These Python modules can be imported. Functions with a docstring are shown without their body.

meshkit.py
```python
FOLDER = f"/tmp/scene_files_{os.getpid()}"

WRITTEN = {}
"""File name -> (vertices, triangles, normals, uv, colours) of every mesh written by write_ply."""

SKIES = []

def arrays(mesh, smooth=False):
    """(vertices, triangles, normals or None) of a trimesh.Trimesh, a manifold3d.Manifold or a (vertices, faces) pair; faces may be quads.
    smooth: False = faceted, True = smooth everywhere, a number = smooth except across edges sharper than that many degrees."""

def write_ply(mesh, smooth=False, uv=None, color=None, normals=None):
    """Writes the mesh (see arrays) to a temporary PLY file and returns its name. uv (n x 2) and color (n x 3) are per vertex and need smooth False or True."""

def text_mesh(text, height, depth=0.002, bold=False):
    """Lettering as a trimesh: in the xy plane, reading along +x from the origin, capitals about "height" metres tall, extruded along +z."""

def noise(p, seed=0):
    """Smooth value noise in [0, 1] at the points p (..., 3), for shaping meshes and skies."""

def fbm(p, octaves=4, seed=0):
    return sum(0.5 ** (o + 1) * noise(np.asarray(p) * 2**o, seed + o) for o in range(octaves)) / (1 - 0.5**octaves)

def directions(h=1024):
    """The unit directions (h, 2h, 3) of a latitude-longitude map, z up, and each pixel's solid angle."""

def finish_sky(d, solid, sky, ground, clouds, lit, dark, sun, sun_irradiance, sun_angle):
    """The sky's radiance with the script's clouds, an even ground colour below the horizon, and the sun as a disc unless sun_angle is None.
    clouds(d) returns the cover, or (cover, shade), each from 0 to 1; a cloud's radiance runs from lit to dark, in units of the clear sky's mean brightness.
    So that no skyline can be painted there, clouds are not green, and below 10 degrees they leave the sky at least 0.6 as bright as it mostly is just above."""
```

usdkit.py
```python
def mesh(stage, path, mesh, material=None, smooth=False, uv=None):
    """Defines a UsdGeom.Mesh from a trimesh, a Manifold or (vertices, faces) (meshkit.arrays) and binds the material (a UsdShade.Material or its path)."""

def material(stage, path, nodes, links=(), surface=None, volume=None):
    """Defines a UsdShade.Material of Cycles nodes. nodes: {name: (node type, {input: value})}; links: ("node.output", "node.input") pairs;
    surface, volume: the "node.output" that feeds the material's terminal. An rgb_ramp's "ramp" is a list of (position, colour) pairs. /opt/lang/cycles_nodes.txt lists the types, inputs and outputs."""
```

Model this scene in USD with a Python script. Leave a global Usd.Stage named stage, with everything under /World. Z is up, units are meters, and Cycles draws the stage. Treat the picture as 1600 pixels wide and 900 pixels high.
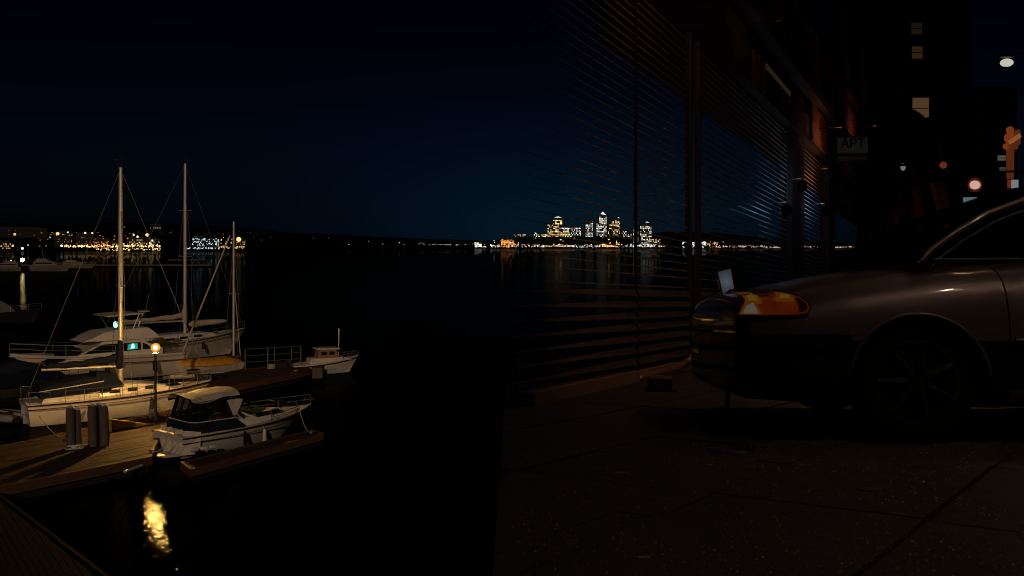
import math, random
import numpy as np, trimesh, manifold3d, usdkit, meshkit
from shapely.geometry import Polygon, box as sbox, LineString
from shapely import affinity
from pxr import Usd, UsdGeom, UsdLux, UsdShade, Gf, Sdf

stage = Usd.Stage.CreateInMemory()
World = UsdGeom.Xform.Define(stage, '/World')
UsdGeom.Scope.Define(stage, '/World/Looks')
RNG = random.Random(7)

# ------------------------------------------------------------------ camera, sky, moon, exposure
F, HZ, H = 1537.0, 383.0, 8.0          # focal length and horizon in photo pixels (1600 x 900), eye height over the water
cam = UsdGeom.Camera.Define(stage, '/World/camera')
cam.CreateHorizontalApertureAttr(36.0)
cam.CreateVerticalApertureAttr(20.25)
cam.CreateFocalLengthAttr(36.0 * F / 1600)
cam.CreateVerticalApertureOffsetAttr(-(450 - HZ) / 1600 * 36.0)
cam.CreateClippingRangeAttr(Gf.Vec2f(0.05, 60000))
cam.CreateFStopAttr(0.0)
cam.CreateExposureAttr(0.0)
UsdGeom.Xformable(cam).AddTranslateOp().Set(Gf.Vec3d(0, 0, H))
UsdGeom.Xformable(cam).AddRotateXOp().Set(90.0)

sun_el, sun_dir = math.radians(18), (0.08, -0.997)       # an added moon, low behind the camera, to light the boats
sky = usdkit.material(stage, '/World/Looks/night_sky', {
    'tc': ('texture_coordinate', {}),
    'sky': ('sky_texture', {'sky_type': 'single_scattering', 'sun_disc': False, 'sun_elevation': sun_el, 'sun_rotation': math.atan2(*sun_dir)}),
    'xyz': ('separate_xyz', {}),
    'el': ('rgb_ramp', {'ramp': [(0, (.30, .48, .50)), (.03, (.42, .70, .75)), (.10, (.48, .75, .95)), (.18, (.30, .36, .62)), (.30, (.16, .12, .24)), (1, (.10, .06, .15))]}),
    'night': ('mix', {'mix_type': 'multiply', 'fac': 1.0}),
    'ax': ('math', {'math_type': 'subtract', 'value2': 0.055}),
    'ax2': ('math', {'math_type': 'multiply'}),
    'az2': ('math', {'math_type': 'multiply'}),
    'azs': ('math', {'math_type': 'multiply', 'value2': 2.2}),
    'd2': ('math', {'math_type': 'add'}),
    'g': ('rgb_ramp', {'ramp': [(0, (.0012, .0072, .0150)), (.006, (.0009, .0060, .0130)), (.02, (.0005, .0038, .0092)), (.05, (.0002, .0016, .0048)), (.11, (0, .0003, .0014)), (.2, (0, 0, 0))]}),
    'sum': ('mix', {'mix_type': 'add', 'fac': 1.0}),
    'sc': ('mix', {'mix_type': 'multiply', 'fac': 1.0, 'color2': (.0036, .0064, .0148)}),
    'b1': ('background_shader', {'strength': 0.05}),
    'b2': ('background_shader', {'strength': 1.0}),
    'add': ('add_closure', {}),
}, [('tc.generated', 'xyz.vector'), ('xyz.z', 'el.fac'), ('sky.color', 'sc.color1'), ('sc.color', 'night.color1'), ('el.color', 'night.color2'),
    ('xyz.x', 'ax.value1'), ('ax.value', 'ax2.value1'), ('ax.value', 'ax2.value2'), ('xyz.z', 'azs.value1'), ('azs.value', 'az2.value1'), ('azs.value', 'az2.value2'),
    ('ax2.value', 'd2.value1'), ('az2.value', 'd2.value2'), ('d2.value', 'g.fac'), ('night.color', 'b1.color'), ('g.color', 'b2.color'),
    ('b1.background', 'add.closure1'), ('b2.background', 'add.closure2')], surface='add.closure')
dome = UsdLux.DomeLight.Define(stage, '/World/sky')
UsdShade.MaterialBindingAPI.Apply(dome.GetPrim()).Bind(sky)
added_moon = UsdLux.DistantLight.Define(stage, '/World/added_moon')
added_moon.CreateNormalizeAttr(True); added_moon.CreateIntensityAttr(0.145); added_moon.CreateAngleAttr(0.5); added_moon.CreateColorAttr(Gf.Vec3f(1, .70, .48))
d3 = np.array([sun_dir[0] * math.cos(sun_el), sun_dir[1] * math.cos(sun_el), math.sin(sun_el)])
m = Gf.Matrix4d(1.0); m.SetRotate(Gf.Rotation(Gf.Vec3d(0, 0, 1), Gf.Vec3d(*d3)))
UsdGeom.Xformable(added_moon).AddTransformOp().Set(m)

# ------------------------------------------------------------------ helpers
def onz(px, py, z=0.0):
    Y = (H - z) * F / (py - HZ)
    return np.array([(px - 800) / F * Y, Y, z])
def at(px, py, Y):
    return np.array([(px - 800) / F * Y, Y, H - (py - HZ) / F * Y])

names = {}
def numbered(parent, name):
    k = (parent, name); n = names.get(k, 0); names[k] = n + 1
    return name if n == 0 else f'{name}_{n:03d}'
def setd(p, **kw):
    for k, v in kw.items():
        if v: p.SetCustomDataByKey(k, v)
def path_of(parent):
    return '/World' if parent is None else str(parent.GetPath())
def obj(name, mesh, mat, parent=None, smooth=30, kind=None, label=None):
    pp = path_of(parent)
    q = usdkit.mesh(stage, f'{pp}/{numbered(pp, name)}', mesh, mat, smooth).GetPrim()
    setd(q, kind=kind, label=label)
    return q
def single(name, mesh, mat, label, cat, group=None, smooth=30, kind=None):
    q = obj(name, mesh, mat, None, smooth)
    setd(q, label=label, category=cat, group=group, kind=kind)
    return q
def thing(name, label, cat, loc=(0, 0, 0), rot=0.0, group=None, matrix=None):
    x = UsdGeom.Xform.Define(stage, '/World/' + numbered('/World', name))
    if matrix is not None:
        x.AddTransformOp().Set(matrix)
    else:
        x.AddTranslateOp().Set(Gf.Vec3d(*map(float, loc))); x.AddRotateZOp().Set(math.degrees(rot))
    setd(x.GetPrim(), label=label, category=cat, group=group)
    return x.GetPrim()
def copy_of(src, loc, rot, label, group=None, scale=None):
    x = UsdGeom.Xform.Define(stage, '/World/' + numbered('/World', src.GetName()))
    x.GetPrim().GetReferences().AddInternalReference(src.GetPath())
    x.ClearXformOpOrder() if False else None
    t = x.GetPrim()
    UsdGeom.Xformable(t).ClearXformOpOrder()
    t.GetAttribute('xformOp:translate').Set(Gf.Vec3d(*map(float, loc)))
    t.GetAttribute('xformOp:rotateZ').Set(math.degrees(rot))
    ops = ['xformOp:translate', 'xformOp:rotateZ']
    if scale:
        UsdGeom.Xformable(t).AddScaleOp().Set(Gf.Vec3f(*scale)); ops.append('xformOp:scale')
    t.GetAttribute('xformOpOrder').Set(ops)
    t.SetInstanceable(True)
    setd(t, label=label, group=group)
    return t

def cat(*ms):
    ms = [x for x in ms if x is not None]
    return trimesh.util.concatenate(ms) if len(ms) > 1 else ms[0]
def tm(v, f):
    return trimesh.Trimesh(np.asarray(v, float), np.asarray(f, int), process=False)
def bx(x0, x1, y0, y1, z0, z1, c=0.0):
    if c <= 0:
        b = trimesh.creation.box([x1 - x0, y1 - y0, z1 - z0]); b.apply_translation([(x0 + x1) / 2, (y0 + y1) / 2, (z0 + z1) / 2]); return b
    P = []
    for sx in (0, 1):
        for sy in (0, 1):
            for sz in (0, 1):
                p = np.array([(x0, x1)[sx], (y0, y1)[sy], (z0, z1)[sz]]); i = np.array([(c, -c)[sx], (c, -c)[sy], (c, -c)[sz]])
                for k in range(3):
                    w = i.copy(); w[k] = 0; P.append(p + w)
    return trimesh.convex.convex_hull(np.array(P))
def tube(pts, r, n=6, caps=True):
    p = np.asarray(pts, float); r = np.broadcast_to(r, (len(p),))
    t = np.gradient(p, axis=0) if len(p) > 2 else np.repeat((p[1:] - p[:1]), 2, 0)
    t = t / (np.linalg.norm(t, axis=1, keepdims=True) + 1e-12)
    ref = np.array([0, 0, 1.0]) if abs(t[:, 2]).mean() < .85 else np.array([1.0, 0, 0])
    a = np.cross(t, ref); a /= np.linalg.norm(a, axis=1, keepdims=True) + 1e-12
    b = np.cross(t, a); g = np.arange(n) * 2 * np.pi / n
    v = (p[:, None] + r[:, None, None] * (np.cos(g)[None, :, None] * a[:, None] + np.sin(g)[None, :, None] * b[:, None])).reshape(-1, 3)
    f = []
    for i in range(len(p) - 1):
        for j in range(n):
            k = (j + 1) % n
            f += [[i * n + j, (i + 1) * n + k, i * n + k], [i * n + j, (i + 1) * n + j, (i + 1) * n + k]]
    if caps:
        L = (len(p) - 1) * n
        f += [[0, j, j + 1] for j in range(1, n - 1)] + [[L, L + j + 1, L + j] for j in range(1, n - 1)]
    return tm(v, f)
def ball(c, r, sub=1):
    s = trimesh.creation.icosphere(sub, 1.0); s.vertices = s.vertices * np.asarray(r) + np.asarray(c); return s
def cyl(c, r, h, n=16, axis='z'):
    s = trimesh.creation.cylinder(radius=r, height=h, sections=n)
    if axis == 'y': s.apply_transform(trimesh.transformations.rotation_matrix(np.pi / 2, [1, 0, 0]))
    if axis == 'x': s.apply_transform(trimesh.transformations.rotation_matrix(np.pi / 2, [0, 1, 0]))
    s.apply_translation(c); return s
def revolve(profile, n=20):
    return trimesh.creation.revolve(np.array(profile, float), sections=n)
def poly(shape, z0, z1):
    m = trimesh.creation.extrude_polygon(shape if hasattr(shape, 'exterior') else Polygon(shape), z1 - z0, engine='earcut'); m.apply_translation([0, 0, z0]); return m
def prism(prof, wlo, whi, y0=0.0):
    """Side profile (x, z) given a width in y that runs from wlo at its foot to whi at its top."""
    m = trimesh.creation.extrude_polygon(Polygon(prof), 1.0, engine='earcut')
    v = np.array(m.vertices); x, z, t = v[:, 0], v[:, 1], v[:, 2] * 2 - 1
    k = (z - z.min()) / (np.ptp(z) + 1e-9)
    out = tm(np.stack([x, y0 + t * (wlo + (whi - wlo) * k), z], 1), m.faces[:, ::-1]); out.fix_normals(); return out
def strip(rows, closed=False):
    """A sheet through rows of points."""
    R = np.asarray(rows, float); a, b = R.shape[:2]; f = []
    for i in range(a - 1):
        for j in range(b if closed else b - 1):
            k = (j + 1) % b
            f += [[i * b + j, i * b + k, (i + 1) * b + k], [i * b + j, (i + 1) * b + k, (i + 1) * b + j]]
    return tm(R.reshape(-1, 3), f)

LK = {}
def pbr(name, col, rough=.5, metal=0., vary=.0, vscale=3., bump=0., bscale=20., dist=.01, coat=0., spec=.5, stretch=None, dark=None):
    if name in LK: return LK[name]
    n = {'p': ('principled_bsdf', {'base_color': col, 'roughness': rough, 'metallic': metal, 'coat_weight': coat, 'specular_ior_level': spec})}
    l = []
    if vary or bump:
        n['tc'] = ('texture_coordinate', {})
        n['mp'] = ('mapping', {'scale': stretch or (1, 1, 1)}); l.append(('tc.object', 'mp.vector'))
    if vary:
        c2 = dark or tuple(c * (1 - vary) for c in col)
        n['ns'] = ('noise_texture', {'scale': vscale, 'detail': 6.0, 'roughness': .65})
        n['rp'] = ('rgb_ramp', {'ramp': [(.3, c2), (.68, col)]})
        l += [('mp.vector', 'ns.vector'), ('ns.fac', 'rp.fac'), ('rp.color', 'p.base_color')]
    if bump:
        n['nb'] = ('noise_texture', {'scale': bscale, 'detail': 5.0, 'roughness': .6})
        n['bp'] = ('bump', {'strength': bump, 'distance': dist})
        l += [('mp.vector', 'nb.vector'), ('nb.fac', 'bp.height'), ('bp.normal', 'p.normal')]
    LK[name] = usdkit.material(stage, '/World/Looks/' + name, n, l, surface='p.BSDF'); return LK[name]
def emit(name, col, s):
    if name in LK: return LK[name]
    LK[name] = usdkit.material(stage, '/World/Looks/' + name, {'e': ('emission', {'color': col, 'strength': s})}, [], surface='e.emission'); return LK[name]
def pane(name, tint, fac):
    if name in LK: return LK[name]
    LK[name] = usdkit.material(stage, '/World/Looks/' + name, {'t': ('transparent_bsdf', {'color': tint}), 'g': ('glossy_bsdf', {'color': (.9, .9, .9), 'roughness': .03}), 'm': ('mix_closure', {'fac': fac})},
                               [('t.BSDF', 'm.closure1'), ('g.BSDF', 'm.closure2')], surface='m.closure'); return LK[name]

GEL = pbr('white_gelcoat', (.72, .69, .64), .28, vary=.16, vscale=1.6, coat=.3)
GELD = pbr('aged_gelcoat', (.58, .55, .50), .4, vary=.25, vscale=2.0)
DECK = pbr('boat_deck', (.62, .58, .52), .55, vary=.2, vscale=4, bump=.2, bscale=60, dist=.004)
NAVY = pbr('navy_canvas', (.008, .013, .03), .9, spec=.15, vary=.3, vscale=5, bump=.5, bscale=8, dist=.03)
GREENC = pbr('green_reflection_canvas', (.012, .05, .045), .6, vary=.35, vscale=4, bump=.5, bscale=6, dist=.03)
TARP = pbr('white_canvas', (.66, .60, .50), .7, vary=.3, vscale=5, bump=.6, bscale=7, dist=.06)
CREAM = pbr('cream_sailcloth', (.55, .46, .36), .8, vary=.25, vscale=6, bump=.5, bscale=10, dist=.03)
ORANGEC = pbr('orange_canvas', (.85, .40, .04), .7, vary=.3, vscale=4, bump=.5, bscale=7, dist=.03)
ALU = pbr('mast_alloy', (.62, .60, .58), .4, metal=.35, vary=.12, vscale=2)
STEEL = pbr('stainless', (.30, .30, .30), .35, metal=.8)
ROPE = pbr('rope', (.45, .40, .33), .9)
WIRE = pbr('rigging_wire', (.14, .14, .14), .6, metal=.2)
DGLASS = pbr('dark_boat_glass', (.012, .016, .02), .08, coat=.5)
CLEARV = pane('clear_vinyl', (.35, .37, .38), .12)
BLACK = pbr('black_trim', (.012, .012, .013), .5)
STRIPE = pbr('dark_red_stripe', (.10, .035, .025), .5)
WOOD = pbr('dock_timber', (.040, .014, .006), .8, vary=.5, vscale=3.5, stretch=(1, 1, 1), bump=.5, bscale=14, dist=.01)
WOODE = pbr('dock_fascia_timber', (.10, .047, .022), .75, vary=.4, vscale=5, bump=.4, bscale=9, dist=.01)
PILE = pbr('piling_timber', (.11, .085, .065), .9, vary=.5, vscale=7, stretch=(1, 1, .15), bump=.8, bscale=10, dist=.03)
YELLOWLIT = pbr('lamplit_yellow', (.45, .28, .03), .6, vary=.3, vscale=6)  # yellow lamplight on the dock gusset, put into the colour
TEALL = emit('teal_cabin_light', (.45, 1.0, .95), 1.6)
TEALD = emit('teal_glow_light', (.05, .75, .62), .42)
LAMPW = emit('sodium_lamp', (1, .56, .15), 7200.)
AMBG = usdkit.material(stage, '/World/Looks/amber_globe', {'t': ('transparent_bsdf', {'color': (1, .92, .78)}), 'e': ('emission', {'color': (1, .46, .05), 'strength': 1.3}), 'm': ('mix_closure', {'fac': .42})}, [('t.BSDF', 'm.closure1'), ('e.emission', 'm.closure2')], surface='m.closure')
DARK = pbr('dark_paint', (.02, .021, .024), .55, vary=.3, vscale=4)

# ------------------------------------------------------------------ water
wat = usdkit.material(stage, '/World/Looks/sea_water', {
    'geo': ('geometry', {}), 'mp': ('mapping', {'scale': (1.0, .42, 1.0), 'rotation': (0, 0, .35)}),
    'n1': ('noise_texture', {'scale': 1.1, 'detail': 3.0, 'roughness': .55}),
    'n2': ('noise_texture', {'scale': 7.5, 'detail': 3.0, 'roughness': .55}),
    'ad': ('math', {'math_type': 'multiply_add', 'value2': .38}),
    'bp': ('bump', {'strength': 1.0, 'distance': .025}),
    'd': ('diffuse_bsdf', {'color': (.0008, .0014, .0024)}), 'gl': ('glossy_bsdf', {'color': (.92, .96, 1), 'roughness': .011}),
    'fr': ('fresnel', {'IOR': 1.33}), 'fs': ('math', {'math_type': 'multiply', 'value2': .075}), 'mxs': ('mix_closure', {}),
}, [('fr.fac', 'fs.value1'), ('fs.value', 'mxs.fac'), ('d.BSDF', 'mxs.closure1'), ('gl.BSDF', 'mxs.closure2'), ('bp.normal', 'd.normal'), ('bp.normal', 'fr.normal'), ('geo.position', 'mp.vector'), ('mp.vector', 'n1.vector'), ('mp.vector', 'n2.vector'), ('n2.fac', 'ad.value1'), ('n1.fac', 'ad.value3'), ('ad.value', 'bp.height'), ('bp.normal', 'gl.normal')], surface='mxs.closure')
q = obj('water', tm([[-9000, -40, 0], [9000, -40, 0], [9000, 9000, 0], [-9000, 9000, 0]], [[0, 1, 2], [0, 2, 3]]), wat, smooth=False); setd(q, kind='structure', label='dark calm harbour water at night', category='water')

# ------------------------------------------------------------------ far land
LAND = pbr('dark_hillside', (.004, .0045, .004), 1., vary=.5, vscale=.01, spec=0.)
def ridge(name, prof, D, depth, label, seed):
    xs = np.linspace(prof[0][0], prof[-1][0], 150); ys = np.interp(xs, [p[0] for p in prof], [p[1] for p in prof])
    base = HZ + H * F / D
    rows = []
    for j, (k, hh) in enumerate([(0, 0), (.02, .03), (.25, .45), (.55, .85), (.8, 1), (1.3, .8), (2, 0)]):
        Y = D + depth * k
        wob = meshkit.fbm(np.stack([xs / 9., np.full_like(xs, j * 3.1), np.full_like(xs, seed)], 1), 4) - .5
        zt = (base - ys) / F * D * 1.0 * (1 + depth * .8 / D)
        rows.append(np.stack([(xs - 800) / F * Y, np.full_like(xs, Y), np.maximum(hh * (zt + wob * 5 * min(1, D / 1400)), .6 if k < 1.9 else -1) if k else np.full_like(xs, -1.)], 1))
    q = obj(name, strip(rows), LAND, smooth=True); setd(q, kind='structure', label=label, category='hill')
    return q
ridge('hills', [(-160, 347), (60, 351), (230, 349), (330, 355), (420, 361), (480, 374), (520, 384), (540, 391)], 1372., 300., 'low dark wooded hill behind the left marina shore', 1.)
ridge('hills', [(280, 361), (420, 363), (520, 367), (640, 373), (760, 377), (860, 374), (1000, 368), (1040, 363), (1120, 364), (1200, 373), (1300, 378), (1450, 380), (1560, 382)], 2680., 700., 'low dark hill behind the city towers across the bay', 5.)

# lights and houses along the far shores
EW = {}
def ew(kind, s):
    col = {'gold': (1, .62, .22), 'orange': (1, .34, .06), 'white': (.95, .93, .80), 'blue': (.75, .92, 1), 'pink': (1, .62, .5), 'teal': (.4, .9, .9)}[kind]
    return emit(f'{kind}_light_{int(round(s * 100)):03d}', col, s)
def shore_stuff(label, spots, D, r, kind, s, dz=0.):
    ms = []
    for (x, y, *k) in spots:
        rr = r * (k[0] if k else 1)
        p = at(x, y, D); p[1] += RNG.uniform(-3, 3); ms.append(ball(p, rr, 1))
    single('shore_lights', cat(*ms), ew(kind, s), label, 'lights', kind='stuff')
def rowspots(x0, x1, y0, y1, n, seed, smin=.6, smax=1.3):
    r = random.Random(seed)
    return [(r.uniform(x0, x1), r.uniform(y0, y1), r.uniform(smin, smax)) for _ in range(n)]
DL, DC = 1345., 2590.
shore_stuff('dense golden waterfront lights along the left marina shore', rowspots(98, 252, 383.0, 386.0, 150, 1) + rowspots(150, 250, 388, 391, 80, 2, .4, 1.) + rowspots(190, 240, 379, 385, 30, 5), DL, .7, 'gold', 2.0)
shore_stuff('orange lights clustered left of the first mast on the far shore', rowspots(143, 170, 379, 387, 26, 3) + rowspots(60, 250, 362, 386, 44, 33, .4, .9), DL, .8, 'orange', .7)
shore_stuff('white lights on the terraced buildings between the second and third masts', rowspots(300, 342, 372, 383, 60, 4) + rowspots(290, 342, 387, 389, 34, 6), DL, .62, 'blue', .95)
shore_stuff('warm lights at the foot of the bright lamp near the third mast', rowspots(340, 386, 385, 388, 34, 7) + rowspots(345, 362, 371, 386, 14, 8), DL, .7, 'gold', .8)
shore_stuff('scattered faint lights on the dark left hill', rowspots(10, 430, 362, 380, 26, 9, .4, .9) + [(397, 371), (423, 370), (408, 375), (490, 372, .8), (513, 372, .8)], DL, .5, 'white', .35)
shore_stuff('sparse lights on the middle of the far shore', [(440, 382), (452, 377), (545, 382, 1.4), (576, 377), (598, 381), (624, 379, 1.6), (631, 382), (655, 381), (658, 379), (661, 381)] + rowspots(662, 704, 381.5, 383, 20, 10, .6, 1.2) + rowspots(712, 745, 381, 383, 10, 11), DC, .95, 'white', .55)
shore_stuff('row of white and pink lamps along the city waterfront', rowspots(770, 1045, 383.2, 386.2, 100, 12, .7, 1.5), DC, 1.0, 'pink', .9)
shore_stuff('bright white quay lights below the towers at the right', rowspots(985, 1024, 382.8, 386, 60, 13, .7, 1.4) + rowspots(900, 985, 384, 387, 30, 14, .5, 1.), DC, 1.1, 'blue', 1.0)
shore_stuff('brilliant white ferry terminal lights right of the towers', rowspots(1066, 1102, 378, 387, 80, 15, .5, 1.3) + [(1090, 361, .9), (1091, 370, .6)], DC, 1.25, 'blue', 1.2)
shore_stuff('golden lights beside the white terminal lights', rowspots(1098, 1122, 377, 387, 44, 16, .5, 1.4), DC, 1.2, 'gold', .9)
shore_stuff('long thinning string of pale lights reaching right along the far shore', rowspots(1118, 1195, 383.6, 386.6, 60, 17, .5, 1.2) + rowspots(1195, 1330, 385, 387, 80, 18, .5, 1.1) + rowspots(1330, 1440, 385.6, 387.5, 40, 19, .4, .8) + [(1130, 378), (1184, 376)], DC, 1.2, 'pink', .95)
shore_stuff('orange glowing lights at the left end of the city waterfront', rowspots(783, 804, 374, 386, 40, 20, .6, 1.5), DC, 1.4, 'orange', .8)
shore_stuff('white and teal lights left of the orange waterfront glow', rowspots(741, 752, 379, 386, 22, 21) + rowspots(752, 780, 382, 386, 20, 22) + [(772, 376, 1.1), (773, 379)], DC, 1.2, 'white', 1.0)

# houses on the left shore
def house(px0, px1, ytop, ybase, D, label, seed, lit=('gold', .5), frac=.5):
    r = random.Random(seed)
    a, b = at(px0, ybase, D), at(px1, ytop, D)
    w, z0, z1, dp = b[0] - a[0], max(a[2] - 3, -1), b[2], 9.
    t = thing('shore_building', label, 'building', (a[0], D, 0))
    obj('wall', bx(0, w, 0, dp, z0, z1), pbr('shore_wall', (.014, .013, .012), .9, vary=.3, vscale=.4), t)
    obj('roof', prism([(-.6, z1 + .02), (w + .6, z1 + .02), (w * .8, z1 + 2.2), (w * .2, z1 + 2.2)], dp / 2 + .5, dp / 2 - 1.5, dp / 2), pbr('shore_roof', (.03, .028, .028), .95, spec=.1, vary=.3, vscale=.5) if False else pbr('shore_roof', (.03, .028, .028), .9, vary=.3, vscale=.5), t)
    ms = []
    rows, cols = max(1, int((z1 - max(a[2], 0) - .8) / 2.9)), max(2, int(w / 2.2))
    for i in range(rows):
        for j in range(cols):
            if r.random() < frac * .6:
                x = (j + .5) * w / cols + r.uniform(-.5, .5); z = max(a[2], 0) + 1.2 + i * 2.9
                q_ = r.uniform(.3, .6); ms.append(bx(x - q_, x + q_, -.08, .02, z, z + 1.0 + q_ * .6))
    if ms: obj('window', cat(*ms), ew(lit[0], lit[1] * .8), t, kind='stuff')
    return t
house(-20, 17, 379, 390, 1355, 'long low gold-lit pier building at the left edge of the shore', 1, ('gold', 1.3), .95)
house(-30, 74, 357, 368, 1430, 'long dark warehouse with grey roof high on the left hill', 2, ('white', .1), .1)
house(84, 112, 364, 383, 1362, 'dark block with few lit windows right of the left warehouse', 3, ('gold', .4), .35)
house(118, 142, 366, 383, 1362, 'brown block under two white lamps on the left shore', 4, ('orange', .35), .5)
house(146, 170, 374, 387, 1356, 'orange-lit low restaurant on the left shore', 5, ('orange', 1.0), .85)
house(172, 186, 377, 387, 1356, 'small gold-lit house left of the first mast', 6, ('gold', 1.0), .8)
house(198, 226, 372, 387, 1356, 'gold-lit waterfront block right of the first mast', 7, ('gold', 1.0), .7)
house(228, 250, 375, 387, 1358, 'low white-lit house left of the second mast', 8, ('white', .6), .6)
house(234, 252, 352, 358, 1470, 'small house with a row of white lit windows on the hill crest', 9, ('white', .5), .95)
house(300, 320, 371, 386, 1358, 'terraced block with cold white windows right of the second mast', 10, ('blue', .6), .7)
house(322, 343, 375, 386, 1358, 'lower terraced block with cold white windows near the third mast', 11, ('blue', .5), .6)
house(366, 384, 376, 387, 1358, 'warm-lit boathouse right of the third mast', 12, ('gold', .7), .7)

# distinct shore lamps, each a post with a globe
POST = pbr('lamp_post_metal', (.05, .05, .05), .5, metal=.5)
def shore_lamp(x, y, D, r, kind, s, ybase=388):
    p = at(x, y, D); zb = max(0.3, at(x, ybase, D)[2])
    t = thing('shore_lamp', LAB.get((x, y), 'round lamp on a post standing on the far left shore'), 'lamp', (p[0], p[1], 0), group=None if (x, y) in LAB else 'lamps on posts on the left shore')
    obj('post', tube([(0, 0, zb - 3), (0, 0, p[2])], .18), POST, t)
    obj('globe', ball((0, 0, p[2]), r, 2), ew(kind, s), t, smooth=True)
LAB = {(230, 367): 'single orange lamp on a post right of the first mast', (373, 374): 'largest warm lamp just right of the third mast', (90, 365): 'bright warm lamp highest on the left shore',
       (106, 363): 'small white lamp right of the highest warm lamp on the left shore', (133, 364): 'left one of two close white lamps left of the first mast', (144, 364): 'right one of two close white lamps left of the first mast',
       (209, 367): 'small white lamp just left of the orange lamp right of the first mast', (215, 370): 'lower white lamp left of the orange lamp right of the first mast', (238, 376): 'white lamp below and right of the orange shore lamp',
       (44, 383): 'small gold lamp right of the white lamp at the far left waterline', (20, 384): 'gold lamp beside the lit pier building at the far left', (78, 371): 'faint bluish lamp on the dark left hill',
       (23, 366): 'small warm lamp near the left end of the hill', (35, 388): 'white lamp at the water between gold lights at far left', (96, 384): 'cold white lamp at the left end of the golden row'}
for a in [(230, 367, DL, 2.2, 'gold', 1.3), (373, 374, DL, 3.2, 'gold', 1.3), (90, 365, DL, 2.2, 'gold', 1.2), (106, 363, DL, 1.2, 'white', .8), (133, 364, DL, 1.5, 'white', .9), (144, 364, DL, 1.3, 'white', .8), (23, 366, DL, 1.7, 'gold', .9),
          (209, 367, DL, 1.3, 'white', .9), (215, 370, DL, 1.6, 'white', .9), (238, 376, DL, 1.4, 'white', .9), (35, 388, DL, 1.8, 'white', 1.3), (44, 383, DL, 1., 'gold', .9), (20, 384, DL, 1.5, 'gold', 1.0), (78, 371, DL, 1., 'blue', .5), (96, 384, DL, 1.5, 'blue', 1.2)]:
    shore_lamp(*a)

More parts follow.
